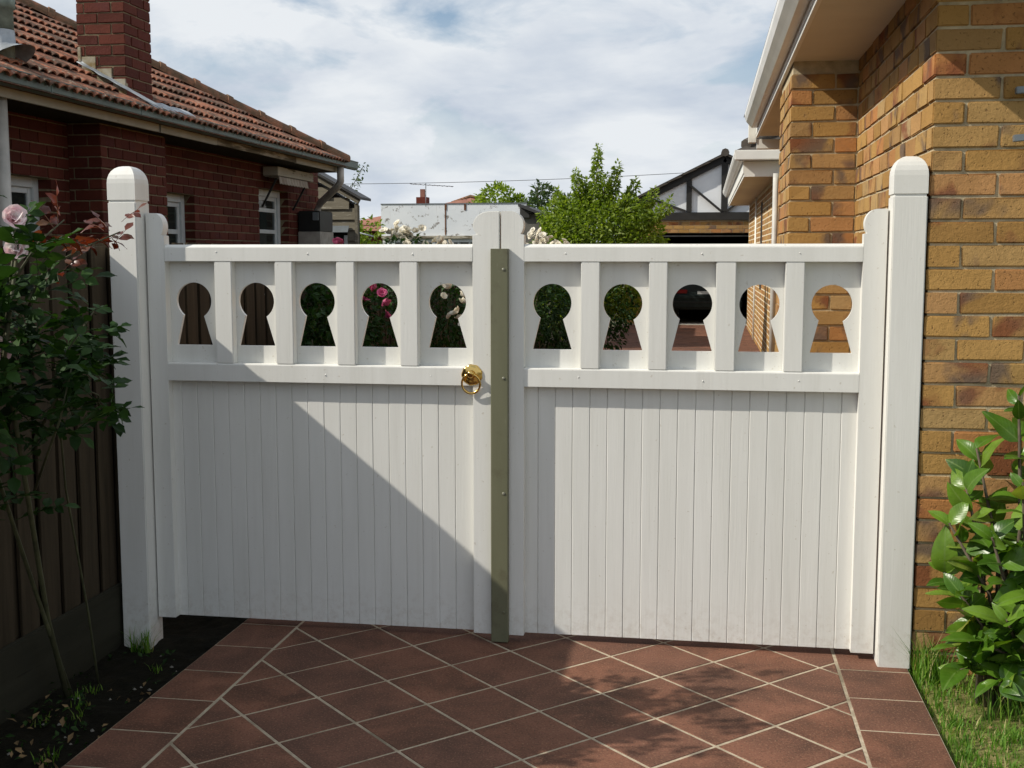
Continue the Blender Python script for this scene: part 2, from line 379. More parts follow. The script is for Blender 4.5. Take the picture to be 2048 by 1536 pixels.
class MB:
    """collects faces in world coordinates; build() links them as one mesh object"""
    def __init__(s): s.v = []; s.f = []; s.sm = []
    def add(s, vs, fs, smooth=False):
        b = len(s.v); s.v += [tuple(p) for p in vs]
        s.f += [tuple(i + b for i in f) for f in fs]; s.sm += [smooth] * len(fs)
        return s
    def box(s, x0, x1, y0, y1, z0, z1):
        vs = [(x0, y0, z0), (x1, y0, z0), (x1, y1, z0), (x0, y1, z0), (x0, y0, z1), (x1, y0, z1), (x1, y1, z1), (x0, y1, z1)]
        return s.add(vs, [(0, 3, 2, 1), (4, 5, 6, 7), (0, 1, 5, 4), (1, 2, 6, 5), (2, 3, 7, 6), (3, 0, 4, 7)])
    def prism(s, poly, axis, a, b):
        """poly: 2-D points counter-clockwise; axis 'y': (x,z) between y=a..b; 'x': (y,z); 'z': (x,y)"""
        n = len(poly)
        def P(p, t):
            return (p[0], t, p[1]) if axis == 'y' else ((t, p[0], p[1]) if axis == 'x' else (p[0], p[1], t))
        vs = [P(p, a) for p in poly] + [P(p, b) for p in poly]
        fs = [tuple(range(n)), tuple(reversed(range(n, 2 * n)))] + [(i, n + i, n + (i + 1) % n, (i + 1) % n) for i in range(n)]
        return s.add(vs, fs)
    def bar(s, p, q, w, h, up=(0, 0, 1)):
        p = Vector(p); q = Vector(q); d = (q - p).normalized(); u = Vector(up)
        r = d.cross(u).normalized(); u = r.cross(d).normalized()
        vs = []
        for c in (p, q):
            for a, b in ((-1, -1), (1, -1), (1, 1), (-1, 1)): vs.append(c + r * (a * w / 2) + u * (b * h / 2))
        return s.add(vs, [(0, 1, 2, 3), (7, 6, 5, 4), (0, 4, 5, 1), (1, 5, 6, 2), (2, 6, 7, 3), (3, 7, 4, 0)])
    def tube(s, pts, r, n=8, cap=True):
        pts = [Vector(p) for p in pts]; k = len(pts)
        rs = r if hasattr(r, '__len__') else [r] * k
        vs = []; prev = None
        for i, p in enumerate(pts):
            d = (pts[min(i + 1, k - 1)] - pts[max(i - 1, 0)]).normalized()
            if prev is None:
                a = Vector((0, 0, 1)) if abs(d.z) < 0.9 else Vector((1, 0, 0)); u = d.cross(a).normalized()
            else:
                u = (prev - d * prev.dot(d)).normalized()
            prev = u; w = d.cross(u)
            for j in range(n):
                t = 2 * pi * j / n; vs.append(p + u * (cos(t) * rs[i]) + w * (sin(t) * rs[i]))
        fs = [(i * n + j, i * n + (j + 1) % n, (i + 1) * n + (j + 1) % n, (i + 1) * n + j) for i in range(k - 1) for j in range(n)]
        s.add(vs, fs, True)
        if cap:
            b = len(s.v) - len(vs)
            s.f += [tuple(b + j for j in reversed(range(n))), tuple(b + (k - 1) * n + j for j in range(n))]; s.sm += [False, False]
        return s
    def mesh(s, name, mat, bevel=0.0, origin=(0, 0, 0), seg=2, fix=True):
        o = Vector(origin)
        me = bpy.data.meshes.new(name)
        me.from_pydata([(a - o.x, b - o.y, c - o.z) for a, b, c in s.v], [], s.f)
        if any(s.sm): me.polygons.foreach_set('use_smooth', s.sm)
        if bevel or fix:
            bm = bmesh.new(); bm.from_mesh(me)
            if fix: bmesh.ops.recalc_face_normals(bm, faces=bm.faces)
            if bevel:
                es = [e for e in bm.edges if len(e.link_faces) == 2 and e.calc_face_angle(0) > 0.5]
                bmesh.ops.bevel(bm, geom=es, offset=bevel, segments=seg, affect='EDGES', clamp_overlap=True)
                for f in bm.faces: f.smooth = False
            bm.to_mesh(me); bm.free()
        me.materials.append(mat); me.update()
        return me
    def build(s, name, mat, parent=None, bevel=0.0, seg=2, fix=True):
        xs, ys, zs = zip(*s.v)
        o = ((min(xs) + max(xs)) / 2, (min(ys) + max(ys)) / 2, min(zs))
        return link(bpy.data.objects.new(name, s.mesh(name, mat, bevel, o, seg, fix)), parent, o)
def inst(name, me, parent, loc, rot=None, scale=None):
    o = bpy.data.objects.new(name, me); link(o, parent, loc)
    if rot is not None: o.rotation_euler = rot
    if scale is not None: o.scale = scale
    return o
def B(name, mat, parent, *b, bevel=0.0, seg=2): return MB().box(*b).build(name, mat, parent, bevel, seg)

# bricks ----------------------------------------------------------------
def brick_mesh(mat, seed, L=0.23, D=0.11, H=0.076, bev=0.004):
    r = random.Random(seed); b = MB().box(-L / 2, L / 2, -D / 2, D / 2, -H / 2, H / 2)
    b.v = [(x + r.uniform(-.0022, .0022), y + r.uniform(-.001, .001), z + r.uniform(-.0018, .0018)) for x, y, z in b.v]
    me = b.mesh('brick', mat, bev, seg=2)
    for v in me.vertices: v.co += Vector((r.uniform(-.0011, .0011), r.uniform(-.0011, .0011), r.uniform(-.0011, .0011)))
    return me
def brickwork(part, mat, face, lo, hi, z0, z1, facing, meshes, ends=(0, 0), holes=(), keep=None, limit=300, count=None, phase=0, zoff=0.0, D=0.11, hb=0.076):
    """courses of bricks on one wall face. facing '-y' runs along x at y=face, '-x' / '+x' run along y at x=face.
    ends: 1 = this wall's courses start at the corner on odd courses, -1 = on even ones. keep(u,z): a piece of its own or joined."""
    H, P = 0.086, 0.24
    stuff = MB(); k = 0; z = z0 + zoff
    while z + 0.07 < z1:
        odd = (k + phase) % 2
        a, b = lo, hi
        if ends[0]: a = lo if (odd == (ends[0] > 0)) else lo + 0.12
        if ends[1]: b = hi if (odd == (ends[1] > 0)) else hi - 0.12
        segs = [(a, b)]
        for (h0, h1, hz0, hz1) in holes:
            if z + 0.076 > hz0 and z < hz1:
                ns = []
                for s0, s1 in segs:
                    if h1 <= s0 or h0 >= s1: ns.append((s0, s1)); continue
                    if h0 > s0: ns.append((s0, h0 - 0.0))
                    if h1 < s1: ns.append((h1, s1))
                segs = ns
        off = 0.0 if (odd or not (ends[0] or ends[1])) else 0.0
        for s0, s1 in segs:
            g0 = (a if ends[0] else (b - 20 * P + .01 if ends[1] else lo + (0.12 if odd else 0.0)))
            j = math.floor((s0 - g0) / P)
            while True:
                u0 = g0 + j * P; u1 = u0 + 0.23; j += 1
                if u0 >= s1 - 0.008: break
                c0, c1 = max(u0, s0), min(u1, s1)
                if c1 - c0 < 0.012: continue
                jit = rng.uniform(-0.002, 0.003); uc = (c0 + c1) / 2; zc = z + 0.038
                if facing == '-y': loc = (uc, face + D / 2 + jit, zc); rot = 0
                elif facing == '-x': loc = (face + D / 2 + jit, uc, zc); rot = -pi / 2
                else: loc = (face - D / 2 + jit, uc, zc); rot = pi / 2
                if keep and keep(uc, zc) and count[0] < limit:
                    count[0] += 1
                    inst('brick', rng.choice(meshes), part, loc, (0, 0, rot + (pi if rng.random() < .5 and False else 0)), ((c1 - c0) / 0.23, 1, 1))
                else:
                    h = (c1 - c0) / 2
                    if rot == 0: stuff.box(loc[0] - h, loc[0] + h, loc[1] - D / 2, loc[1] + D / 2, z, z + hb)
                    else: stuff.box(loc[0] - D / 2, loc[0] + D / 2, loc[1] - h, loc[1] + h, z, z + hb)
        k += 1; z += H
    if stuff.v:
        o = stuff.build('brickwork', mat, part, fix=False); o['kind'] = 'stuff'

# leaves and plants -----------------------------------------------------
def leaf_grid(L, Wd, fold=0.25, arch=0.15, tip=1.0, n=5, twist=0.0):
    """one leaf along +y, face up +z: an arched blade, cupped across, wavy at the margin"""
    vs = []; fs = []; C5 = (-1, -.5, 0, .5, 1)
    for i in range(n + 1):
        t = i / n
        w = Wd / 2 * (sin(pi * min(1, t ** 0.85)) ** 0.8 if 0 < t < 1 else 0.02)
        y = L * t; z = -arch * L * t * t
        wob = 0.07 * Wd * sin(7 * t + twist)
        for c_ in C5:
            vs.append((c_ * w, y, z + fold * w * (abs(c_) ** .8 - .35 * c_ * c_ * c_ * c_) * 1.2 + wob * c_))
    for i in range(n):
        for q in range(4): a = 5 * i + q; fs.append((a, a + 1, a + 6, a + 5))
    return vs, fs
def leaf_mesh(name, mat, L, Wd, **k):
    b = MB(); v, f = leaf_grid(L, Wd, **k); b.add(v, f, True); return b.mesh(name, mat, fix=False)
def compound_leaf(name, mat, seed, s=1.0):
    r = random.Random(seed); b = MB()
    b.tube([(0, 0, 0), (0, .05 * s, .004), (0, .10 * s, 0)], .0014 * s, 4, False)
    spots = [(0, .10, 0), (-1, .075, 62), (1, .075, -62), (-1, .038, 68), (1, .038, -68)]
    for sx, y, a in spots:
        L = s * r.uniform(.045, .062); v, f = leaf_grid(L, L * .62, fold=r.uniform(.1, .4), arch=r.uniform(.05, .35), n=3)
        mt = Matrix.Translation((0, y * s, 0)) @ Matrix.Rotation(radians(a + r.uniform(-12, 12)), 4, 'Z') @ Matrix.Rotation(radians(r.uniform(-20, 15)), 4, 'X') @ Matrix.Rotation(radians(r.uniform(-25, 25)), 4, 'Y')
        b.add([mt @ Vector(p) for p in v], f, True)
    return b.mesh(name, mat, fix=False)
def orient(d, roll=0.0, up=Vector((0, 0, 1))):
    d = Vector(d).normalized()
    if abs(d.dot(up)) > .98: up = Vector((1, 0, 0))
    x = d.cross(up).normalized(); z = x.cross(d).normalized()
    return (Matrix((x, d, z)).transposed().to_4x4() @ Matrix.Rotation(roll, 4, 'Y')).to_euler()
def foliage(clumps, n, size, seed, up=0.4):
    """many folded leaves filling ellipsoid clumps (cx,cy,cz,rx,ry,rz,weight)"""
    r = random.Random(seed); b = MB(); tot = sum(c[6] for c in clumps)
    for cx, cy, cz, rx, ry, rz, w in clumps:
        for _ in range(int(n * w / tot)):
            while True:
                p = Vector((r.uniform(-1, 1), r.uniform(-1, 1), r.uniform(-1, 1)))
                if .15 < p.length < 1: break
            p = p * (p.length ** -0.45)
            q = Vector((cx + p.x * rx, cy + p.y * ry, cz + p.z * rz))
            d = (p.normalized() + Vector((r.gauss(0, .7), r.gauss(0, .7), r.gauss(0, .6) - .25))).normalized()
            nn = Vector((r.gauss(0, .6), r.gauss(0, .6), up + r.random())).normalized()
            x = d.cross(nn)
            if x.length < .1: continue
            x.normalize(); nn = x.cross(d)
            L = size * r.uniform(.6, 1.25); wd = L * r.uniform(.42, .6)
            b.add([q, q + d * L * .45 - x * wd / 2 + nn * wd * .18, q + d * L - nn * L * .12, q + d * L * .45 + x * wd / 2 + nn * wd * .18, q + d * L * .5],
                  [(0, 4, 1), (1, 4, 2), (0, 3, 4), (4, 3, 2)])
    return b
def bloom_mesh(name, mat, r0, seed, rings=((4, .22, 84), (6, .42, 76), (7, .66, 62), (8, .92, 40))):
    """a full rose: rings of cupped petals"""
    r = random.Random(seed); b = MB()
    for n, rad, el in rings:
        a0 = r.uniform(0, 6)
        for i in range(n):
            a = a0 + 2 * pi * i / n + r.uniform(-.15, .15); L = r0 * (rad * .75 + .3) * r.uniform(.9, 1.1); wd = L * r.uniform(1.0, 1.3)
            e = radians(el + r.uniform(-10, 10)); vs = []
            for iy in range(4):
                t = iy / 3; ww = wd * (.25 + .75 * sin(pi * (.12 + .72 * t)))
                out = L * (sin(t * 1.2)) * cos(e) + rad * r0 * .08; up = L * sin(t * 1.3) * sin(e) + .1 * r0 * (1 - rad) + (-.12 * r0 * t * t if t > .7 else 0)
                for ix in (-1, 0, 1):
                    cup = abs(ix) * .28 * wd * (1 - .3 * t)
                    x = ix * ww / 2; y = out - cup * cos(e) * .3; z = up + cup * .5 * cos(e) + r.uniform(-.03, .03) * r0
                    vs.append((x * cos(a) - y * sin(a), x * sin(a) + y * cos(a), z))
            fs = [(iy * 3 + ix, iy * 3 + ix + 1, iy * 3 + ix + 4, iy * 3 + ix + 3) for iy in range(3) for ix in range(2)]
            b.add(vs, fs, True)
    return b.mesh(name, mat, fix=False)

# ------------------------------------------------------------------ ground, beds, driveway
def sheet(name, x0, x1, y0, y1, nx, ny, mat, zf, kind='structure'):
    vs = []; fs = []
    for j in range(ny + 1):
        for i in range(nx + 1):
            x = x0 + (x1 - x0) * i / nx; y = y0 + (y1 - y0) * j / ny; vs.append((x, y, zf(x, y)))
    for j in range(ny):
        for i in range(nx):
            a = j * (nx + 1) + i; fs.append((a, a + 1, a + nx + 2, a + nx + 1))
    o = MB().add(vs, fs, True).build(name, mat, None, fix=False); o['kind'] = kind; return o
sheet('ground', -400, 400, -120, 700, 8, 8, M['earth'], lambda x, y: -0.16)
def bedz(x, y): return -0.085 + 0.022 * mnoise.noise((x * 5, y * 5, 1)) + 0.012 * mnoise.noise((x * 17, y * 17, 5)) + (0.03 if x < -2.3 else 0) * 0
sheet('garden_bed', -2.62, -1.9, -3.4, 1.2, 36, 180, M['soil'], bedz)
sheet('side_bed', -2.62, -1.9, 1.2, 22.4, 6, 60, M['soil'], bedz)
def lawnz(x, y): return -0.022 + 0.016 * mnoise.noise((x * 4, y * 4, 2)) + 0.008 * mnoise.noise((x * 14, y * 14, 3)) - max(0, .84 - x) * .25
sheet('lawn', 0.78, 3.4, -3.4, 0.1, 70, 100, M['lawn'], lawnz)
sheet('edging_strip', 0.79, 0.98, 3.1, 22.4, 2, 8, M['paver'], lambda x, y: -0.006)

drive = B('driveway', M['grout'], None, -1.93, 0.795, -3.4, 22.4, -0.14, -0.0018)
drive['kind'] = 'structure'
def clip(poly, x0, x1, y0, y1):
    for ax, lim, sg in ((0, x0, 1), (0, x1, -1), (1, y0, 1), (1, y1, -1)):
        out = []
        for i, p in enumerate(poly):
            q = poly[(i + 1) % len(poly)]
            a = (p[ax] - lim) * sg; b = (q[ax] - lim) * sg
            if a >= 0: out.append(p)
            if (a > 0 > b) or (a < 0 < b):
                t = a / (a - b); out.append((p[0] + (q[0] - p[0]) * t, p[1] + (q[1] - p[1]) * t))
        poly = out
        if len(poly) < 3: return None
    ar = abs(sum(poly[i][0] * poly[(i + 1) % len(poly)][1] - poly[(i + 1) % len(poly)][0] * poly[i][1] for i in range(len(poly)))) / 2
    return poly if ar > 4e-4 else None
far_pavers = MB()
sq = [(0.1917, 0), (0, 0.1917), (-0.1917, 0), (0, -0.1917)]
full_paver = MB().prism(sq, 'z', -0.03, 0).mesh('paver', M['paver'], 0.0016, seg=1)
def put_paver(poly, near, full=None):
    dz = rng.uniform(-.0004, .0008)
    if near and full:
        inst('paver', full_paver, drive, (full[0], full[1], dz), (rng.uniform(-.0015, .0015), rng.uniform(-.0015, .0015), 0))
    elif near:
        MB().prism(poly, 'z', -0.03 + dz, dz).build('paver', M['paver'], drive, 0.0016, 1)
    else:
        far_pavers.prism(poly, 'z', -0.02 + dz, dz)
for j in range(-14, 116):
    for i in range(-10, 4):
        if (i + j) % 2 == 0: continue
        cx, cy = 0.065 + .2 * i, -0.44 + .2 * j
        poly = [(cx + a, cy + b) for a, b in sq]
        whole = all(-1.673 < p[0] < .528 for p in poly)
        pl = clip(poly, -1.673, .528, -3.2, 22.38)
        if pl: put_paver(pl, -2.4 < cy < .8, (cx, cy) if whole and len(pl) == 4 else None)
for x0, x1, ph, pt in ((-1.928, -1.686, -.162, .2862), (.541, .793, -.044, .2935)):
    for k in range(-9, 78):
        y0 = ph + k * pt + .005; y1 = y0 + pt - .010
        put_paver([(x0, y0), (x1, y0), (x1, y1), (x0, y1)], -2.4 < y0 < .8)
fp = far_pavers.build('paving', M['paver'], drive, fix=False); fp['kind'] = 'stuff'

# ------------------------------------------------------------------ the two posts
def gate_post(x0, x1, zb, label):
    w = x1 - x0; y0, y1 = 0.0, w; xc = (x0 + x1) / 2; yc = w / 2
    t = thing('gate_post', (xc, yc, zb), label, 'gate post', 'white posts either side of the gate')
    B('shaft', M['post_paint'], t, x0, x1, y0, y1, zb, 1.787, bevel=.004)
    i = .0045
    B('groove', M['post_paint'], t, x0 + i, x1 - i, y0 + i, y1 - i, 1.786, 1.796)
    n = 14; vs = []; fs = []
    def f(q): return (max(0.0, 1 - abs(q) ** 2.6)) ** .5
    sh, h = 1.862, .072
    for j in range(n + 1):
        for k in range(n + 1):
            u = sin((k / n - .5) * pi); v = sin((j / n - .5) * pi)
            vs.append((xc + u * w / 2, yc + v * w / 2, sh + h * min(f(u), f(v))))
    for j in range(n):
        for k in range(n):
            a = j * (n + 1) + k; b, c, d = a + 1, a + n + 2, a + n + 1
            fs += [(a, b, c), (a, c, d)] if (j < n / 2) == (k < n / 2) else [(a, b, d), (b, c, d)]
    mb = MB().add(vs, fs)
    mb.prism([(x0, y0), (x1, y0), (x1, y1), (x0, y1)], 'z', 1.795, sh)
    mb.build('cap', M['post_paint'], t, 0, fix=True)
    return t
gate_post(-2.412, -2.290, -.16, 'white gate post beside the paling fence, rose leaves hanging across it')
gate_post(0.684, 0.805, -.004, 'white gate post against the corner of the tan brick house')

# ------------------------------------------------------------------ gate leaves
YF, YB = 0.07, 0.118
def stile_outline(x_flat, x_round, z0):
    """board with a quarter-round head and a small tuck below it on the x_round side"""
    s = 1 if x_round > x_flat else -1
    cxx = x_flat + s * .036; r = .055; pts = [(x_flat, z0), (x_round, z0), (x_round, 1.650), (x_round - s * .013, 1.653)]
    for a in range(-38, 91, 8): pts.append((cxx + s * r * cos(radians(a)) * ((abs(x_round - x_flat) - .038) / r), 1.688 + r * sin(radians(a))))
    pts.append((x_flat, 1.743))
    return pts if s > 0 else pts[::-1]
def keyhole_panel(parent, x0, x1, z0, z1, kx):
    hole = []
    for a in range(-124, 305 - 360 + 360 - 0, 8):
        if a > 304: break
        hole.append((kx + .0765 * cos(radians(a)), 1.381 + .0765 * sin(radians(a))))
    hole = [p for p in hole]
    # circle from the right neck round over the top to the left neck, then the flared foot
    cir = [(kx + .0765 * cos(radians(a)), 1.381 + .0765 * sin(radians(a))) for a in range(-56, 237, 7)]
    hole = cir + [(kx - .0785, 1.196), (kx + .0785, 1.196)]
    outer = [(x0, z0), (x1, z0), (x1, z1), (x0, z1)]
    tris = tessellate_polygon([[Vector((a, b, 0)) for a, b in outer], [Vector((a, b, 0)) for a, b in hole]])
    allp = outer + hole; n = len(allp); mb = MB(); ya, yb = 0.117, 0.133
    vs = [(a, ya, b) for a, b in allp] + [(a, yb, b) for a, b in allp]
    fs = [tuple(t) for t in tris] + [tuple(i + n for i in reversed(t)) for t in tris]
    for lo, ln in ((0, 4), (4, len(hole))):
        for i in range(ln): a = lo + i; b = lo + (i + 1) % ln; fs.append((a, b, b + n, a + n))
    mb.add(vs, fs); mb.build('keyhole_panel', M['paint'], parent)
def gate_leaf(label, hinge_x, xs, muntins, keys, grooves, left):
    (s0, s1, m0, m1) = xs                                    # outer edges of left and right stile
    t = thing('gate_leaf', (hinge_x, 0.094, 0.02), label, 'gate', 'pair of white driveway gates')
    zb = 0.028
    if left: fl = ((s0, s1), (m1, m0))
    else: fl = ((s0, s1), (m1, m0))
    for a, b in fl:
        MB().prism(stile_outline(a, b, zb), 'y', YF, YB).build('stile', M['paint'], t, .003)
    # rails: top one with a weathered top edge
    MB().prism([(YF, 1.545), (YB, 1.545), (YB + .004, 1.612), (YF + .012, 1.614), (YF, 1.602)], 'x', s1 - .0, m0).build('top_rail', M['paint'], t, .0015)
    MB().prism([(YF, 1.049), (YB, 1.049), (YB, 1.124), (YF + .004, 1.124), (YF, 1.120)], 'x', s1, m0).build('middle_rail', M['paint'], t, .0015)
    B('bottom_rail', M['paint'], t, s1, m0, .127, .165, .05, .13, bevel=.003)
    for a, b in muntins: B('muntin', M['paint'], t, a, b, YF + .0015, YB, 1.124, 1.545, bevel=.003)
    edges = [s1] + [q for m in muntins for q in m] + [m0]
    for k, kx in enumerate(keys): keyhole_panel(t, edges[2 * k] - .006, edges[2 * k + 1] + .006, 1.118, 1.55, kx)
    gl = [s1 - .008] + grooves + [m0 + .008]
    for a, b in zip(gl[:-1], gl[1:]):
        d = rng.uniform(-.0006, .0006)
        MB().prism([(a + .0004, .110 + d + .0024), (a + .0028, .110 + d), (b - .0028, .110 + d), (b - .0004, .110 + d + .0024), (b - .0008, .126), (a + .0008, .126)], 'z', .029, 1.06).build('board', M['paint'], t)
    B('board_tongue', M['paint'], t, s1, m0, .1165, .1235, .032, 1.055)
    # filled nail heads
    for z in (1.088, 1.58):
        for q in range(3):
            x = s1 + (m0 - s1) * (.17 + .33 * q) + rng.uniform(-.06, .06)
            MB().tube([(x, YF - .0003, z + rng.uniform(-.01, .01)), (x, YF + .002, z)], .0026, 8).build('nail_head', M['paint'], t, fix=False)
    return t
lg = gate_leaf('left-hand white gate leaf with the brass ring handle and the olive cover strip', -2.29, (-2.283, -2.205, -.906, -.797),
    [(-1.990, -1.916), (-1.730, -1.655), (-1.469, -1.393), (-1.205, -1.131)], [-2.102, -1.828, -1.567, -1.302, -1.018],
    [-2.166 + .0693 * k for k in range(0, 18)], True)
rg = gate_leaf('right-hand white gate leaf nearest the tan brick house, fully in the sun', .68, (-.790, -.699, .592, .677),
    [(-.474, -.400), (-.209, -.137), (.048, .124), (.308, .380)], [-.592, -.312, -.041, .216, .488],
    [-.647 + .0695 * k for k in range(0, 18)], False)
# the olive cover strip over the meeting stiles
st = MB().prism([(-.828, .0698), (-.758, .0698), (-.758, .042), (-.760, .040), (-.826, .040), (-.828, .042)], 'z', .006, 1.596).build('cover_strip', M['olive'], lg, .0008, 1)
for z in (1.515, 1.085, .62, .13):
    MB().tube([(-.776, .0405, z), (-.776, .0375, z), (-.776, .0365, z)], [.0062, .0058, .003], 10).build('screw', M['olive'] if z < .5 else M['screw'], st, fix=False)
# brass ring handle: scalloped rose, boss and hanging ring
hx, hz = -.909, 1.094
rose = MB(); rn = 48; ringv = []
for rr, yy in ((1.0, .0698), (1.0, .0665), (.86, .0630), (.62, .0640), (.45, .0615), (0.0, .0610)):
    for i in range(rn):
        a = 2 * pi * i / rn; sc = .0425 * (1 + .07 * abs(sin(4.5 * a)) - .05) if rr > .5 else .0425
        ringv.append((hx + rr * sc * cos(a), yy, hz + rr * sc * sin(a)))
rose.add(ringv, [(k * rn + i, k * rn + (i + 1) % rn, (k + 1) * rn + (i + 1) % rn, (k + 1) * rn + i) for k in range(5) for i in range(rn)], True)
ho = rose.build('ring_handle', M['brass'], lg, fix=False)
bs = MB()
bs.tube([(hx, .062, hz + .002), (hx, .054, hz + .002), (hx, .047, hz + .004), (hx, .040, hz + .004), (hx, .034, hz + .002), (hx, .032, hz + .001)], [.017, .014, .011, .0155, .014, .006], 16)
bs.build('boss', M['brass'], ho, fix=False)
rp = [(hx + .037 * cos(2 * pi * i / 40), .047 - .006 * sin(2 * pi * i / 40), hz - .034 + .039 * sin(2 * pi * i / 40)) for i in range(41)]
MB().tube(rp, [.0042 + (.0012 if 0.6 < (i / 40) < .9 else 0) for i in range(41)], 10, False).build('ring', M['brass'], ho, fix=False)

# ------------------------------------------------------------------ paling fence on the left boundary
fence = thing('paling_fence', (-2.47, 8, -.09), 'weathered brown paling fence running along the left edge of the driveway', 'fence')
XF = -2.452
pm = []
for s_ in range(5):
    r = random.Random(s_); b = MB().box(-.008, .008, -.056, .056, 0, 1.0)
    b.v = [(x + r.uniform(-.003, .003) * (z > .5), y + r.uniform(-.003, .003), z) for x, y, z in b.v]
    pm.append(b.mesh('paling', M['paling'], .002, seg=1))
y = -3.3; k = 0
while y < 15.6:
    if y < 12.5:
        inst('paling', rng.choice(pm), fence, (XF - .008 + rng.uniform(-.003, .003), y + rng.uniform(-.004, .004), .155), (rng.uniform(-.004, .004), 0, rng.choice((0, pi))), (1, rng.uniform(.96, 1.05), 1.450 + rng.uniform(-.003, .003)))
        inst('back_paling', rng.choice(pm), fence, (XF - .034 + rng.uniform(-.003, .003), y + .075, .155), (0, 0, rng.choice((0, pi))), (1, .9, 1.475 + rng.uniform(-.003, .003)))
    y += .1492; k += 1
fs_ = MB()
while y < 22.2:
    fs_.box(XF - .016, XF, y - .056, y + .056, .15, 1.61 + rng.uniform(-.015, .015)); fs_.box(XF - .05, XF - .03, y + .03, y + .12, .15, 1.6); y += .15
o = fs_.build('far_palings', M['paling'], fence, fix=False); o['kind'] = 'stuff'
for y0 in (-3.4, -.93, 1.6, 4.2, 6.8, 9.4, 12.0, 14.6, 17.2, 19.8):
    B('plinth_board', M['plinth'], fence, XF + .001, XF + .026, y0, y0 + (2.46 if y0 < -3 else 2.58 if y0 > 0 else 2.52), -.12, .172 + rng.uniform(-.006, .006), bevel=.004)
for z in (.35, 1.35): B('fence_rail', M['paling'], fence, XF - .16, XF - .062, -3.4, 22.2, z, z + .05)
for q in range(10): B('fence_post', M['paling'], fence, XF - .25, XF - .165, -3.2 + 2.6 * q, -3.1 + 2.6 * q, -.12, 1.55)

# ------------------------------------------------------------------ tan brick house on the right
tan = [brick_mesh(M['tan_brick'], k) for k in range(5)]
rh = thing('tan_brick_house', (2.5, 6, 0), 'tan clinker brick house on the right with cream eaves and gutter', 'house')
XW, YW = 0.812, 0.006
wall = MB()
i = .008
wall.box(XW + i, 5.0, YW + i, 2.4, 0, 2.64)
wall.box(.458 + i, 5.0, 2.2 + i, 3.15, 0, 2.64)
wall.box(.94 + i, 5.0, 3.1, 12.29, 0, 2.64)
wall = wall.build('wall', M['tan_mortar'], rh)
cnt = [0]
brickwork(wall, M['tan_brick'], YW, XW, 2.5, -.019, 2.66, '-y', tan, (1, 0), keep=lambda u, z: u < 1.62, limit=128, count=cnt)
brickwork(wall, M['tan_brick'], XW, YW, 2.2, -.019, 2.66, '-x', tan, (-1, 0), keep=lambda u, z: z > 1.62, limit=230, count=cnt)
brickwork(wall, M['tan_brick'], 2.2, .458, XW, -.019, 2.62, '-y', tan, (1, 0), keep=lambda u, z: z > 1.05, limit=270, count=cnt)
brickwork(wall, M['tan_brick'], .458, 2.2, 3.15, -.019, 2.62, '-x', tan, (-1, 0), keep=lambda u, z: z > 1.6, limit=300, count=cnt)
brickwork(wall, M['tan_brick'], .94, 3.15, 12.29, 0, 2.62, '-x', tan)
# boxed eaves: soffit, bead, fascia, gutter, roof
ZS = 2.622
B('soffit', M['soffit'], rh, .462, XW + .3, -.46, 6.3, ZS, ZS + .012)
B('front_soffit', M['soffit'], rh, XW + .302, 5.2, -.46, YW + .3, ZS, ZS + .012)
B('soffit_bead', M['trim'], rh, .440, .461, -.48, 6.32, ZS - .012, ZS + .012, bevel=.002)
B('fascia', M['trim'], rh, .436, .458, -.48, 6.32, ZS + .013, 2.80)
B('front_fascia', M['trim'], rh, .459, 5.2, -.48, -.462, ZS - .01, 2.80)
def gutter_profile(x, z, w=.115, h=.115):
    """quad gutter, open at the top, front to -x"""
    return [(x, z), (x - .45 * w, z), (x - .62 * w, z + .18 * h), (x - .86 * w, z + .42 * h), (x - w, z + .72 * h), (x - w, z + h), (x - w + .014, z + h + .006), (x - w + .014, z + h - .012), (x - w + .006, z + h - .012), (x - w + .006, z + .74 * h), (x - .80 * w, z + .46 * h), (x - .55 * w, z + .2 * h), (x - .42 * w, z + .02), (x - .006, z + .02), (x - .006, z + h), (x, z + h)]
def gutter(name, mat, parent, x, z, ya, yb, w=.115, h=.115, flip=False):
    p = gutter_profile(0, 0, w, h)
    if flip: p = [(-a, b) for a, b in p]
    mb = MB(); n = len(p); vs = [(x + a, ya, z + b) for a, b in p] + [(x + a, yb, z + b) for a, b in p]
    mb.add(vs, [(q, n + q, n + (q + 1) % n, (q + 1) % n) for q in range(n)] + [tuple(range(n)), tuple(reversed(range(n, 2 * n)))])
    return mb.build(name, mat, parent)
gutter('gutter', M['gutter_cream'], rh, .435, 2.665, -.6, 6.0, .108, .12)
gf = MB().box(.33, 5.2, -.60, -.482, 2.665, 2.785).build('front_gutter', M['gutter_cream'], rh)
# eave return where the main roof ends
B('eave_end', M['trim'], rh, .375, .445, 6.33, 6.42, 2.57, 2.80, bevel=.003)
B('eave_beam', M['trim'], rh, .447, 1.3, 6.34, 6.44, 2.515, 2.600, bevel=.003)
rf = MB(); rf.add([(.33, -.6, 2.80), (5.2, -.6, 2.80), (5.2, 6.4, 2.80), (.33, 6.4, 2.80), (3.2, 2.3, 4.3), (5.2, 2.3, 4.3), (5.2, 4.2, 4.3), (3.2, 4.2, 4.3)], [(0, 1, 5, 4), (0, 4, 7, 3), (3, 7, 6, 2), (4, 5, 6, 7), (0, 3, 2, 1)])
rf.build('roof', M['dark_tile'], rh)
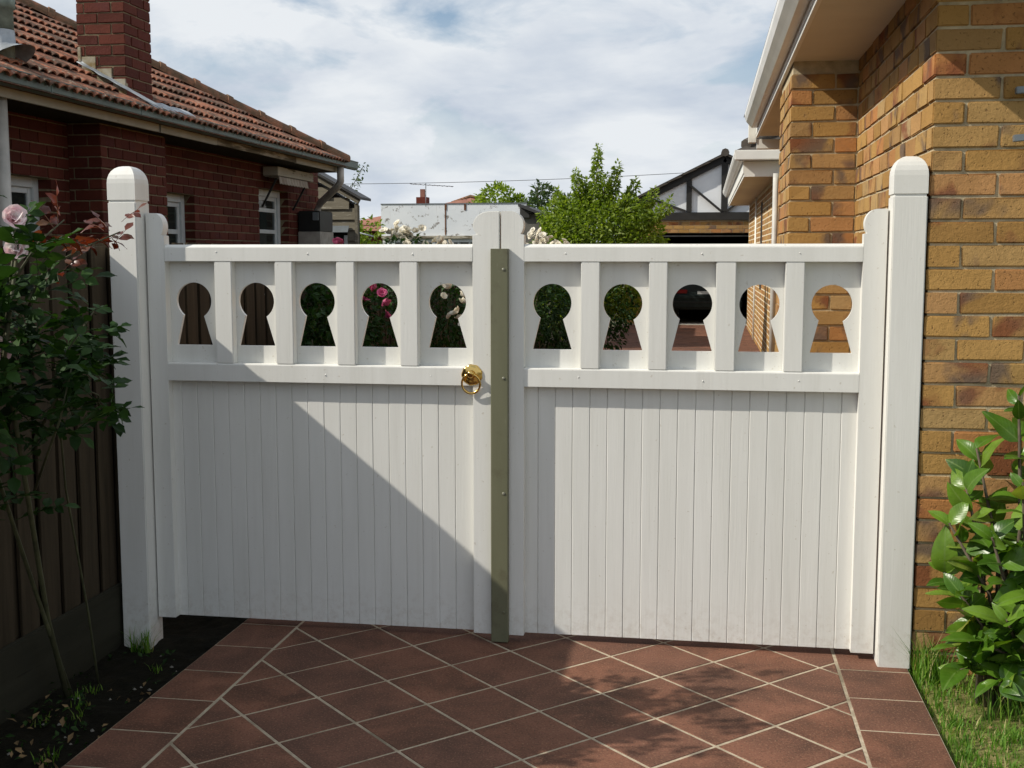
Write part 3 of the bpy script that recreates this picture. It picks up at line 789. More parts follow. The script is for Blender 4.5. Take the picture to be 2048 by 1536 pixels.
# rear wing with its own lower eave
XG = .94
wing = MB(); wing.box(XG + .003, 5, 12.3, 21.4, 0, 2.62); wing = wing.build('wing_wall', M['sunlit_mortar'], rh)
cw = [0]
brickwork(wing, M['tan_brick'], XG, 12.3, 21.3, 0, 2.62, '-x', tan, keep=lambda u, z: False, count=cw, hb=.066)
B('window_reveal', M['dark_inside'], wing, XG - .004, XG + .05, 15.4, 15.9, 1.0, 2.45)
B('wing_soffit', M['soffit'], rh, .53, XG + .3, 11.52, 21.2, 2.622, 2.634)
B('wing_bead', M['trim'], rh, .505, .529, 11.49, 21.2, 2.605, 2.640)
MB().prism([(.505, 2.600), (1.7, 2.600), (1.7, 2.80), (.505, 2.80)], 'y', 11.46, 11.488).build('wing_front_fascia', M['trim'], rh)
B('wing_fascia', M['trim'], rh, .492, .504, 11.46, 21.2, 2.645, 2.86)
gutter('wing_gutter', M['gutter_cream'], rh, .488, 2.80, 11.25, 21.2, .115, .13)
MB().prism([(.372, 2.80), (1.9, 2.80), (1.9, 2.93), (.372, 2.93)], 'y', 11.24, 11.36).build('wing_front_gutter', M['gutter_cream'], rh, .012)
MB().add([(.38, 11.3, 2.93), (5, 11.3, 2.93), (5, 21.2, 2.93), (.38, 21.2, 2.93), (3.3, 14.2, 4.4), (5, 14.2, 4.4), (5, 18.3, 4.4), (3.3, 18.3, 4.4)], [(0, 1, 5, 4), (0, 4, 7, 3), (3, 7, 6, 2), (4, 5, 6, 7), (0, 3, 2, 1)]).build('wing_roof', M['dark_tile'], rh)
hipc = MB()
hipc.tube([(.52, 11.44, 3.0), (.9, 11.8, 3.2), (1.5, 12.4, 3.5)], .09, 8); hipc.build('hip_cap', M['dark_tile'], rh, fix=False)
def pipe(name, mat, parent, pts, r): return MB().tube(pts, r, 12).build(name, mat, parent, fix=False)
dp = pipe('downpipe', M['pipe_cream'], rh, [(.895, 11.1, 0.02), (.895, 11.1, 2.615)], .036)
pipe('expansion_pipe', M['trim'], rh, [(.932, 17.6, 0.02), (.932, 17.6, 2.62)], .022)
for z, y_, lab in ((2.153, -.02, 'upper of the two grey steel brackets on the brick wall at the right edge'), (1.986, -.02, 'lower of the two grey steel brackets on the brick wall at the right edge')):
    b = thing('wall_bracket', (1.25, .04, z), lab, 'bracket', 'steel brackets on the brick wall')
    MB().bar((1.082, y_ - .02, z - .002), (1.50, y_ - .02, z + .028), .03, .024).build('bracket_arm', M['grey_metal'], b, .002)
    B('bracket_plate', M['grey_metal'], b, 1.40, 1.46, -.03, .044, z - .05, z + .07, bevel=.002)

# ------------------------------------------------------------------ red brick house on the left
red = [brick_mesh(M['red_brick'], 20 + k) for k in range(5)]
red_d = [brick_mesh(M['red_brick'], 30 + k, D=.2) for k in range(4)]
lh = thing('red_brick_house', (-8, 4, -.1), 'old red brick house on the left with a terracotta tiled hip roof', 'house')
XL = -5.0
holes = [(2.95, 3.99, .95, 2.163), (5.62, 6.60, .95, 2.163), (8.33, 9.29, 1.10, 2.335)]
lw = MB(); ih = .007
ys = sorted({-3.0, 10.43} | {h for q in holes for h in q[:2]}); zs = sorted({-.1, 2.74} | {h for q in holes for h in q[2:]})
for a, b in zip(ys[:-1], ys[1:]):
    zc = -.1
    for q in sorted([h for h in holes if h[0] < (a + b) / 2 < h[1]], key=lambda h: h[2]):
        lw.box(XL - .22, XL - ih, a, b, zc, q[2]); zc = q[3]
    lw.box(XL - .22, XL - ih, a, b, zc, 2.74)
lw.box(-12.4, XL - .221, 10.2, 10.43, -.1, 2.74); lw.box(-12.4, -12.2, -3, 10.2, -.1, 2.74); lw.box(-12.4, XL - .221, -3.0, -2.8, -.1, 2.74)
lw.box(XL - ih, -4.72 - ih, 4.26 + ih, 5.41 - ih, -.1, 2.80)
lw = lw.build('wall', M['red_mortar'], lh)
cl = [0]
vis = lambda u, z: z > 1.58 and u > 2.6
brickwork(lw, M['red_brick'], -4.72, 4.26, 5.41, -.1, 2.78, '+x', red, (1, 0), keep=vis, limit=300, count=cl, zoff=.043)
brickwork(lw, M['red_brick'], 4.26, -5.0, -4.72, -.1, 2.78, '-y', red, (0, -1), keep=lambda u, z: z > 1.58, limit=300, count=cl, zoff=.043)
brickwork(lw, M['red_brick'], XL, -3.0, 10.43, -.1, 2.72, '+x', red_d, (0, 0), holes=holes + [(4.29, 5.38, -1, 3)], keep=vis, limit=300, count=cl, zoff=.029, D=.2)
def window(y0, y1, z0, z1, rails, lab=None):
    f = MB(); x0, x1 = XL - .165, XL - .105; w = .075
    f.box(x0, x1, y0, y0 + w, z0, z1); f.box(x0, x1, y1 - w, y1, z0, z1); f.box(x0, x1, y0 + w, y1 - w, z1 - w, z1); f.box(x0, x1, y0 + w, y1 - w, z0, z0 + .06)
    fo = f.build('window', M['window_white'], lh, .004)
    q = .045; s = MB(); xs0, xs1 = x0 + .005, x1 - .022
    a0, a1 = y0 + w + .001, y1 - w - .001
    s.box(xs0, xs1, a0, a0 + q, z0 + .061, z1 - w - .001); s.box(xs0, xs1, a1 - q, a1, z0 + .061, z1 - w - .001)
    for z in rails + [z1 - w - q / 2 - .001]: s.box(xs0, xs1, a0 + q, a1 - q, z - q / 2, z + q / 2)
    s.build('sash', M['window_white'], fo, .003)
    zz = [z0 + .06] + rails + [z1 - w - q / 2]
    for a, b in zip(zz[:-1], zz[1:]): B('pane', M['glass'], fo, xs0 + .012, xs0 + .018, a0 + q, a1 - q, a + q / 2, b - q / 2)
    B('window_sill', M['red_brick'], lh, XL - .10, XL + .03, y0 - .02, y1 + .02, z0 - .09, z0 - .002, bevel=.006)
    return fo
window(*holes[0], [1.58])
window(*holes[1], [1.80])
window(*holes[2], [1.85, 2.10])
B('curtain', M['curtain'], lh, XL - .19, XL - .175, 3.05, 3.55, 1.0, 2.15)
# hood over the last window
hd = B('window_hood', M['flaky'], lh, XL + .02, XL + .20, 8.42, 9.66, 2.475, 2.575, bevel=.004)
hv = []; hf = []; nn = 60
for k in range(nn + 1):
    yy = 8.42 + (9.40 - 8.42) * k / nn; wv = .012 * sin(k / nn * 2 * pi * 10)
    dz = .025 * abs(sin(k / nn * pi * 10))
    hv += [(XL + .03 + wv, yy, 2.47), (XL + .21 + wv, yy, 2.462), (XL + .225 + wv, yy, 2.375 + dz)]
for k in range(nn):
    a = 3 * k; hf += [(a, a + 1, a + 4, a + 3), (a + 1, a + 2, a + 5, a + 4)]
sc = MB().add(hv, hf).build('scalloped_valance', M['awning'], hd, fix=False)
md = sc.modifiers.new('thick', 'SOLIDIFY'); md.thickness = .004
for yy in (8.40, 9.43): MB().bar((XL + .01, yy, 2.12), (XL + .19, yy, 2.44), .02, .02).build('bracket', M['tudor'], hd)
# eave: soffit boards, fascia in lengths, green gutter, downpipes
XE = -4.42
B('soffit', M['plinth'], lh, XL - .02, -4.572, -2.9, 10.0, 2.61, 2.625)
for a, b, mt in ((-2.9, 2.6, 'flaky'), (2.604, 4.93, 'flaky'), (4.97, 6.14, 'flaky'), (6.15, 7.2, 'bare'), (7.205, 8.32, 'bare'), (8.33, 9.86, 'flaky')):
    B('fascia', M[mt], lh, -4.57, -4.545, a, b, 2.606 if mt == 'bare' else 2.602, 2.72)
prof_ = [(-4.54, 2.672), (-4.46, 2.655), (-4.43, 2.662), (-4.416, 2.680), (-4.415, 2.752), (-4.407, 2.756), (-4.407, 2.763), (-4.422, 2.763), (-4.424, 2.690), (-4.44, 2.674), (-4.532, 2.684), (-4.532, 2.760), (-4.54, 2.760)]
np_ = len(prof_)
MB().add([(a, -2.9, b) for a, b in prof_] + [(a, 10.30, b) for a, b in prof_], [(q, np_ + q, np_ + (q + 1) % np_, (q + 1) % np_) for q in range(np_)] + [tuple(range(np_)), tuple(reversed(range(np_, 2 * np_)))]).build('gutter', M['gutter_green'], lh)
for yy in (3.05, 4.36, 5.55, 6.9, 8.15, 9.4): B('gutter_joint', M['gutter_green'], lh, -4.47, -4.4125, yy, yy + .012, 2.675, 2.757)
pipe('downpipe', M['pipe_cream'], lh, [(-4.47, 9.72, 2.67), (-4.47, 9.72, 2.48), (-4.53, 9.78, 2.42), (-4.86, 10.1, 2.24), (-4.93, 10.18, 2.16), (-4.93, 10.18, -.1)], .045)
pipe('downpipe', M['pipe_cream'], lh, [(-4.63, 2.77, 2.61), (-4.63, 2.77, -.1)], .05)
# hip roof: underlay and individual tiles
P30 = radians(28.5); EX, EZ, YH = -4.40, 2.695, 9.80
uu = MB(); dz = .03
uu.add([(EX, -2.9, EZ - dz), (EX, YH, EZ - dz), (-12.6, YH, EZ - dz), (-12.6, -2.9, EZ - dz), (-8.5, YH - 4.1, EZ - dz + 4.1 * math.tan(P30)), (-8.5, 1.2, EZ - dz + 4.1 * math.tan(P30))],
       [(0, 1, 4, 5), (1, 2, 4), (2, 3, 5, 4), (3, 0, 5), (0, 3, 2, 1)])
roof = uu.build('roof', M['tile'], lh)
def tile_mesh(seed, half=False):
    r = random.Random(seed); n = 16; vs = []; w = .232; L = .40; th = .011
    for (s, lift) in ((0.0, .036), (.06, .033), (L, .002)):
        for k in range(n + 1):
            x = -w / 2 + w * k / n; q = abs(sin(pi * (k / n) * 2))
            z = lift + (.031 * q ** .7) * (1 if s < .3 else .8) - .012
            vs.append((x, s, z))
    m_ = n + 1; top = len(vs)
    vs += [(x, y, z - th) for x, y, z in vs]
    fs = []
    for j in range(2):
        for k in range(n):
            a = j * m_ + k; fs.append((a, a + 1, a + m_ + 1, a + m_)); fs.append((top + a + m_, top + a + m_ + 1, top + a + 1, top + a))
    for k in range(n): fs.append((top + k, top + k + 1, k + 1, k)); 
    for j in range(2):
        fs.append((j * m_, j * m_ + m_, top + j * m_ + m_, top + j * m_)); a = j * m_ + n; fs.append((a + m_, a, top + a, top + a + m_))
    return MB().add(vs, fs).mesh('tile', M['tile'], fix=False)
tms = [tile_mesh(k) for k in range(2)]
cands = []
stray = MB()
for j in range(0, 14):
    s = j * .325; px = EX - s * cos(P30); pz = EZ + s * sin(P30)
    yy = -2.7 + (.115 if j % 2 else 0)
    while yy < YH - s * cos(P30) - .04:
        if not (px < -4.62 and px > -5.2 and 4.62 < yy < 5.26): cands.append((px, yy, pz))
        yy += .2325
cands.sort(key=lambda c: (0 if c[1] > 1.9 and c[0] > -7.4 else 1, (c[0]) ** 2 + (c[1] + 4.5) ** 2))
for n_, (px, yy, pz) in enumerate(cands):
    rot = Matrix.Rotation(pi / 2, 4, 'Z') @ Matrix.Rotation(P30, 4, 'X') @ Matrix.Rotation(rng.uniform(-.012, .012), 4, 'Z')
    if n_ < 300:
        inst('tile', rng.choice(tms), roof, (px, yy, pz + rng.uniform(-.003, .004)), rot.to_euler())
    else:
        mt = Matrix.Translation((px, yy, pz)) @ rot
        stray.add([mt @ v.co for v in tms[0].vertices], [tuple(p.vertices) for p in tms[0].polygons])
o = stray.build('roof_tiling', M['tile'], roof, fix=False); o['kind'] = 'stuff'
# hip cappings climbing from the back corner
hip_d = Vector((-1, -1, math.tan(P30))).normalized()
def cap_mesh():
    b = MB(); n = 10; prof = [(cos(pi * k / n) * .115, sin(pi * k / n) * .105 - .03) for k in range(n + 1)]
    vs = []
    for y_, s_ in ((0, 1.0), (.36, .98), (.361, 1.16), (.43, 1.18)):
        vs += [(x * s_, y_, z * s_) for x, z in prof]
    m_ = n + 1; fs = [(j * m_ + k, j * m_ + k + 1, (j + 1) * m_ + k + 1, (j + 1) * m_ + k) for j in range(3) for k in range(n)]
    fs += [tuple(range(m_)), tuple(reversed(range(3 * m_, 4 * m_)))]
    return b.add(vs, fs, False).mesh('hip_cap', M['capping'])
cm = cap_mesh(); h0 = Vector((EX, YH, EZ + .04))
for k in range(13):
    inst('hip_cap', cm, roof, h0 + hip_d * (.42 * k + .02), orient(hip_d))
# chimney on the eave
ch = MB(); cx0, cx1, cy0, cy1 = -5.14, -4.72, 4.72, 5.19
ch.box(cx0 + ih, cx1 - ih, cy0 + ih, cy1 - ih, 2.76, 4.7)
ch = ch.build('chimney', M['red_mortar'], lh)
cc_ = [0]
brickwork(ch, M['red_brick'], cy0, cx0, cx1, 2.78, 4.68, '-y', red, (0, 1), keep=lambda u, z: True, limit=120, count=cc_, phase=1)
brickwork(ch, M['red_brick'], cx1, cy0, cy1, 2.78, 4.68, '+x', red, (-1, 0), keep=lambda u, z: True, limit=120, count=cc_, phase=1)
brickwork(ch, M['red_brick'], cx0, cy0 + .12, cy1, 2.78, 4.68, '-x', red)
for a, b, z0, z1 in ((-5.105, -4.980, 3.055, 3.20), (-4.975, -4.840, 2.985, 3.105), (-4.835, -4.722, 2.885, 3.015), (-5.138, -5.108, 3.16, 3.28)):
    B('cement_patch', M['patch'], ch, a, b, cy0 - .006, cy0 + .06, z0, z1, bevel=.004)
B('chimney_footing', M['black_metal'], ch, cx1 - .02, cx1 + .012, cy0 + .03, cy1 - .01, 2.76, 2.87)
# lead flashing beside the chimney
lf = []; lff = []
for k in range(12):
    t_ = k / 11; s_ = .02 + .80 * t_; px = EX - s_ * cos(P30) + .02; pz = EZ + s_ * sin(P30)
    for y_, up in ((cy0 - .075 + .02 * sin(k * 2.2), .060), (cy0 - .04, .066), (cy0 - .012, .07), (cy0 - .010, .075)): lf.append((px, y_, pz + up + .006 * sin(k * 3.1)))
for k in range(11):
    for q in range(3): a = 4 * k + q; lff.append((a, a + 1, a + 5, a + 4))
fl_ = MB().add(lf, lff, True).build('flashing', M['lead'], roof, fix=False); md = fl_.modifiers.new('thick', 'SOLIDIFY'); md.thickness = .004
lf = []; lff = []
for k in range(8):
    t_ = k / 7; yy = 4.70 + .9 * t_
    for s_, up in ((.02 + .01 * sin(k * 2), .032), (.14, .048), (.21, .055)): lf.append((EX - s_ * cos(P30), yy, EZ + s_ * sin(P30) + up + .006 * sin(k * 2.6)))
for k in range(7):
    for q in range(2): a = 3 * k + q; lff.append((a, a + 1, a + 4, a + 3))
fl_ = MB().add(lf, lff, True).build('flashing', M['lead'], roof, fix=False); md = fl_.modifiers.new('thick', 'SOLIDIFY'); md.thickness = .004
# flue pipe through the roof
fx, fy = -4.775, 3.06
fp_ = MB().tube([(fx, fy, 2.90), (fx, fy, 3.24), (fx, fy, 3.245), (fx, fy, 3.31), (fx, fy, 3.315), (fx, fy, 4.6)], [.083, .083, .098, .098, .070, .070], 18).build('flue_pipe', M['flue'], lh, fix=False)
MB().tube([(fx, fy, 3.10), (fx, fy, 3.0), (fx + .03, fy, 2.94), (fx + .05, fy, 2.905)], [.088, .094, .13, .19], 16, False).build('flue_flashing', M['lead'], fp_, fix=False)
# ------------------------------------------------------------------ things behind the gate
# boxed hot-water unit standing against the end of the red house
wh = thing('water_heater', (-4.84, 9.86, -.1), 'black boxed heater on a pale concrete pillar by the end of the red house', 'water heater')
B('concrete_base', M['concrete'], wh, -4.985, -4.70, 9.58, 10.12, -.1, 1.862, bevel=.006)
B('casing', M['black_metal'], wh, -4.98, -4.705, 9.59, 10.11, 1.863, 2.118, bevel=.008)
B('vent_cowl', M['grey_metal'], wh, -4.79, -4.715, 9.565, 9.589, 2.00, 2.10, bevel=.004)
# weatherboard shed
sh = thing('weatherboard_shed', (-5.6, 12.5, -.1), 'grey shed of flaking weatherboards behind the red brick house', 'shed')
B('wall', M['dark_inside'], sh, -6.6, -4.70, 11.05, 11.3, -.1, 2.25)
MB().prism([(-6.58, 2.25), (-4.70, 2.25), (-5.64, 2.80)], 'y', 11.05, 11.3).build('gable', M['dark_inside'], sh)
def shed_top(x): return 2.275 + .55 * max(0.0, min(x + 6.6, -4.68 - x))
z = 1.20
while z < 2.9:
    za, zb = z, z + .142
    xa, xb = -6.6, -4.68
    if zb > 2.26: xa = -6.6 + max(0, (zb - 2.29) / .55); xb = -4.68 - max(0, (zb - 2.29) / .55)
    if xb - xa > .3:
        for p, q in ([(xa, -5.02), (-4.79, xb)] if za < 1.84 else [(xa, xb)]):
            MB().prism([(11.0, za), (11.045, za), (11.045, zb), (11.026, zb + .012)], 'x', p, q).build('weatherboard', M['weatherboard'], sh)
    z += .142
B('corner_stop', M['weatherboard'], sh, -4.679, -4.64, 10.99, 11.06, -.1, 2.27)
MB().bar((-5.62, 10.97, 2.86), (-4.60, 10.97, 2.30), .05, .09).build('bargeboard', M['weatherboard'], sh)
MB().prism([(-5.64, 2.91), (-4.55, 2.31), (-4.55, 2.345), (-5.64, 2.945)], 'y', 10.88, 11.35).build('roof', M['dark_sheet'], sh)
MB().prism([(-5.64, 2.91), (-6.75, 2.31), (-6.75, 2.345), (-5.64, 2.945)], 'y', 10.88, 11.35).build('roof', M['dark_sheet'], sh)
B('window', M['glass'], sh, -5.02, -4.79, 11.03, 11.05, 1.2, 1.83)
MB().add([(-5.06, 10.99, 1.97), (-4.76, 10.99, 1.97), (-4.74, 10.86, 1.88), (-5.10, 10.86, 1.88)], [(0, 1, 2, 3)]).build('window_hood', M['grey_metal'], sh).modifiers.new('thick', 'SOLIDIFY').thickness = .008
B('window_frame', M['window_white'], sh, -4.83, -4.79, 10.985, 11.03, 1.2, 1.84)
# white rendered garage beyond the fence
wg = thing('white_garage', (-4.4, 18, -.1), 'low flat-roofed white garage with rust-stained rendered parapet', 'garage')
B('wall', M['render_rust'], wg, -5.69, -3.085, 16.05, 20, -.1, 1.90)
B('parapet', M['render_rust'], wg, -5.70, -3.08, 16.0, 16.08, 1.915, 2.468)
B('roof', M['dark_sheet'], wg, -5.70, -3.08, 16.081, 20.1, 2.30, 2.40)
B('parapet_edge', M['grey_metal'], wg, -5.705, -3.075, 15.99, 16.09, 2.469, 2.485)
B('drip_board', M['bare'], wg, -5.69, -3.09, 15.96, 16.049, 1.865, 1.912)
for x in (-4.52, -4.17):
    MB().box(x - .018, x + .018, 15.992, 15.9995, 2.36, 2.484).build('rust_streak', M['rust'], wg)
MB().box(-4.535, -4.515, 15.994, 15.9995, 1.93, 2.36).build('rust_streak', M['rust'], wg)
for x0, x1 in ((-5.5, -4.72), (-4.68, -3.9), (-3.86, -3.2)):
    f = MB(); f.box(x0, x1, 16.0, 16.045, 1.80, 1.862); f.box(x0, x0 + .05, 16.0, 16.045, .9, 1.80); f.box(x1 - .05, x1, 16.0, 16.045, .9, 1.80)
    nb = 4
    for k in range(1, nb): xx = x0 + (x1 - x0) * k / nb; f.box(xx - .012, xx + .012, 16.01, 16.04, .9, 1.80)
    fo = f.build('window', M['window_white'], wg)
    for k in range(nb): a = x0 + (x1 - x0) * k / nb; B('pane', M['curtain'], fo, a + .03, a + (x1 - x0) / nb - .03, 16.03, 16.044, .9, 1.795)
# grey sheet shed to the right of it
gs = thing('grey_lean_to', (-2.6, 16, -.1), 'dark grey lean-to shed between the white garage and the bushy tree', 'shed')
MB().prism([(-3.06, -.1), (-2.1, -.1), (-2.1, 1.98), (-3.06, 2.34)], 'y', 15.2, 17.5).build('wall', M['grey_sheet'], gs)
MB().prism([(-3.07, 2.38), (-1.95, 1.96), (-1.95, 2.0), (-3.07, 2.43)], 'y', 15.0, 17.6).build('roof', M['dark_sheet'], gs)
B('batten', M['dark_sheet'], gs, -2.74, -2.70, 15.17, 15.199, -.1, 2.2)
B('barge', M['dark_sheet'], gs, -3.06, -2.9, 15.15, 15.198, 2.2, 2.40)
# washing line posts
wl = thing('clothes_line_post', (-5.35, 13.2, -.1), 'thin white clothes line post with an angled arm, above the gate by the shed', 'clothes line')
MB().tube([(-5.35, 13.2, -.1), (-5.33, 13.2, 1.95)], .02, 8).build('post', M['window_white'], wl, fix=False)
MB().tube([(-5.72, 13.2, 1.76), (-5.33, 13.2, 1.93), (-5.05, 13.2, 1.86)], .013, 6).build('arm', M['window_white'], wl, fix=False)
# half-timbered garage closing the drive
tg = thing('half_timbered_garage', (.43, 24, 0), 'open garage with black and white half-timbered gable at the end of the drive', 'garage')
gx, gy = .43, 22.5; HW = 1.86; zb_, za_ = 2.50, 3.78; e0 = 2.88 - .01
slope = (za_ - e0) / HW
def gz(x): return za_ - abs(x - gx) * slope
MB().prism([(gx - 2.2, zb_), (gx + 2.2, zb_), (gx + 2.2, gz(gx + 2.2)), (gx, za_), (gx - 2.2, gz(gx - 2.2))], 'y', gy + .02, gy + .10).build('gable_panel', M['tudor_white'], tg)
for s in (-1, 1):
    MB().bar((gx, gy - .02, za_ - .04), (gx + s * 2.35, gy - .02, gz(gx + 2.35) - .04), .06, .20, (0, 0, 1)).build('bargeboard', M['tudor'], tg)
    for (xa, z1, xb, z2) in ((s * .78, gz(gx + .78) - .25, s * .06, zb_ + .05), (s * 1.66, gz(gx + 1.66) - .12, s * .86, zb_ + .06)):
        MB().bar((gx + xa, gy, z1), (gx + xb, gy, z2), .05, .12, (0, 1, 0)).build('timber', M['tudor'], tg)
    MB().box(gx + s * .78 - .06, gx + s * .78 + .06, gy - .03, gy + .018, zb_ + .04, gz(gx + .78) - .12).build('timber', M['tudor'], tg)
    MB().box(gx + s * 1.66 - .06, gx + s * 1.66 + .06, gy - .03, gy + .018, zb_ + .04, gz(gx + 1.66) - .08).build('timber', M['tudor'], tg)
B('king_post', M['tudor'], tg, gx - .07, gx + .07, gy - .034, gy + .016, zb_ + .04, za_ - .15)
B('beam', M['tudor'], tg, gx - 2.2, gx + 2.2, gy - .05, gy + .05, 2.36, 2.53)
lin = B('lintel', M['tan_mortar'], tg, gx - 2.2, gx + 2.2, gy + .008, gy + .1, 2.07, 2.355)
cw = [0]; brickwork(lin, M['tan_brick'], gy, gx - 2.2, gx + 2.2, 2.075, 2.36, '-y', tan, keep=lambda u, z: True, limit=60, count=cw)
for x0, x1 in ((gx - 2.2, gx - 1.55), (gx + 1.55, gx + 2.2)):
    p = B('pier', M['tan_mortar'], tg, x0 + .008, x1 - .008, gy + .008, gy + .3, 0, 2.069); brickwork(p, M['tan_brick'], gy, x0, x1, 0, 2.07, '-y', tan)
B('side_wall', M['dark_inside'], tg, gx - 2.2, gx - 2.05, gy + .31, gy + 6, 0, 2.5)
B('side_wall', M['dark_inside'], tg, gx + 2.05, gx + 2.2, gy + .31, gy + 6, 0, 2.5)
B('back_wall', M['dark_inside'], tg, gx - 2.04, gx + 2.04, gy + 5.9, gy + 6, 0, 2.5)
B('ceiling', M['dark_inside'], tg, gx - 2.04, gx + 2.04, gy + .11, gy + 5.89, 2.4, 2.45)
B('garage_floor', M['concrete'], tg, gx - 2.04, gx + 2.04, gy - .1, gy + 5.89, -.05, .012)
B('track', M['grey_metal'], tg, gx - 1.5, gx + 1.5, gy + .16, gy + .19, 1.99, 2.02)
rt_ = []
for s in (-1, 1):
    n_ = 8
    for k in range(n_):
        d0 = 2.5 * (k + 1) / n_ + .03; d1 = 2.5 * k / n_
        za = za_ + .03 - d0 * slope; zb2 = za_ + .03 - d1 * slope
        MB().add([(gx + s * d0, gy - .16, za + .03), (gx + s * d1, gy - .16, zb2 + .005), (gx + s * d1, gy + 6.1, zb2 + .005), (gx + s * d0, gy + 6.1, za + .03),
                  (gx + s * d0, gy - .16, za - .01), (gx + s * d1, gy - .16, zb2 - .03), (gx + s * d1, gy + 6.1, zb2 - .03), (gx + s * d0, gy + 6.1, za - .01)],
                 [(0, 1, 2, 3), (4, 7, 6, 5), (0, 4, 5, 1), (1, 5, 6, 2), (2, 6, 7, 3), (3, 7, 4, 0)]).build('roof_tile_course', M['dark_tile'], tg)
MB().tube([(gx, gy - .17, za_ + .06), (gx, gy + 6.1, za_ + .06)], .09, 8).build('ridge_cap', M['dark_tile'], tg, fix=False)
# parked car inside, seen from behind
car = thing('parked_car', (.05, 24.6, .012), 'dark car parked nose-in inside the open garage, tail lights showing', 'car')
def car_body():
    prof = [(0.0, .32), (-.06, .45), (-.07, .62), (.02, .70), (.05, .92), (.30, .98), (.78, 1.36), (1.3, 1.43), (2.0, 1.40), (2.75, 1.02), (3.75, .90), (4.0, .75), (4.05, .42), (3.95, .28)]
    widths = [.80, .82, .83, .84, .84, .82, .66, .62, .62, .78, .78, .76, .78, .78]
    b = MB(); n = len(prof); vs = []
    for s in (-1, -.8, .8, 1):
        for (y, z), w in zip(prof, widths): 
            k = 1 if abs(s) < 1 else .985
            vs.append((.05 + s * w, 22.75 + y + (0 if abs(s) < 1 else .05 * (1 if y < 2 else -1)), .012 + z * k))
    fs = []
    for j in range(3):
        for k in range(n): fs.append((j * n + k, j * n + (k + 1) % n, (j + 1) * n + (k + 1) % n, (j + 1) * n + k))
    fs += [tuple(range(n)), tuple(reversed(range(3 * n, 4 * n)))]
    return b.add(vs, fs)
body = car_body().build('body', M['car'], car, .02)
MB().add([(-.55, 23.08, 1.035), (.65, 23.08, 1.035), (.52, 23.47, 1.345), (-.42, 23.47, 1.345)], [(0, 1, 2, 3)]).build('rear_window', M['black_metal'], car).modifiers.new('thick', 'SOLIDIFY').thickness = .012
for x0, x1 in ((-.70, -.36), (.46, .80)): B('tail_light', M['tail'], car, x0, x1, 22.735, 22.80, .70, .79, bevel=.015)
B('number_plate', M['plate'], car, -.13, .23, 22.742, 22.76, .665, .755, bevel=.003)
B('bumper', M['car'], car, -.78, .88, 22.65, 22.80, .37, .56, bevel=.03)
B('trim_strip', M['black_metal'], car, -.74, .84, 22.642, 22.66, .50, .515)
for x, y_ in ((-.66, 23.45), (.76, 23.45), (-.66, 26.0), (.76, 26.0)):
    wh_ = MB().tube([(x - .09, y_, .31), (x + .09, y_, .31)], .30, 24).build('wheel', M['rubber'], car, fix=False)
    MB().tube([(x - .095, y_, .31), (x + .095, y_, .31)], .18, 16).build('rim', M['alloy'], wh_, fix=False)
# far house with chimney and aerial, power line
fh = thing('distant_house', (-9.2, 40, -.1), 'far house whose tiled roof and chimney peep over the white garage', 'house')
MB().add([(-13.5, 34.5, 2.4), (-5.6, 34.5, 2.4), (-5.6, 42, 2.4), (-13.5, 42, 2.4), (-10.2, 37.2, 3.22), (-8.05, 36.6, 3.60)], [(0, 1, 5, 4), (1, 2, 5), (2, 3, 4, 5), (3, 0, 4), (0, 3, 2, 1)]).build('roof', M['far_roof'], fh)
B('wall', M['red_brick'], fh, -13.2, -5.9, 34.8, 41.7, -.1, 2.6)
hc = B('chimney', M['red_brick'], fh, -10.30, -9.90, 37.3, 37.7, 2.9, 3.66); B('chimney_pot', M['far_roof'], hc, -10.18, -10.02, 37.42, 37.58, 3.66, 3.95)
MB().tube([(-8.85, 36.7, 3.42), (-8.15, 36.58, 3.64), (-7.5, 36.4, 3.50)], .06, 6).build('hip_cap', M['capping'], fh, fix=False)
an = thing('tv_aerial', (-9.75, 36.5, 3.0), 'thin television aerial on a mast above the far roof', 'aerial')
MB().tube([(-9.75, 36.5, 3.0), (-9.75, 36.5, 4.12)], .017, 6).build('mast', M['grey_metal'], an, fix=False)
MB().tube([(-10.3, 36.5, 4.08), (-8.75, 36.5, 3.98)], .012, 6).build('boom', M['grey_metal'], an, fix=False)
for k in range(9):
    x = -10.25 + 1.4 * k / 8; MB().tube([(x, 36.2, 4.08 - .065 * k / 8 * 1.5), (x, 36.8, 4.08 - .065 * k / 8 * 1.5)], .011, 5).build('element', M['grey_metal'], an, fix=False)
wire = MB()
pts = [(-16 + 22 * k / 24, 30 + .6 * k / 24, 3.62 + .0042 * (k - 9) ** 2 * .5 + .012 * k) for k in range(25)]
wire.tube(pts, .008, 5)
o = wire.build('power_line', M['dark_sheet'], None, fix=False); tag(o, 'thin power line sagging across the sky behind the roofs', 'wire')

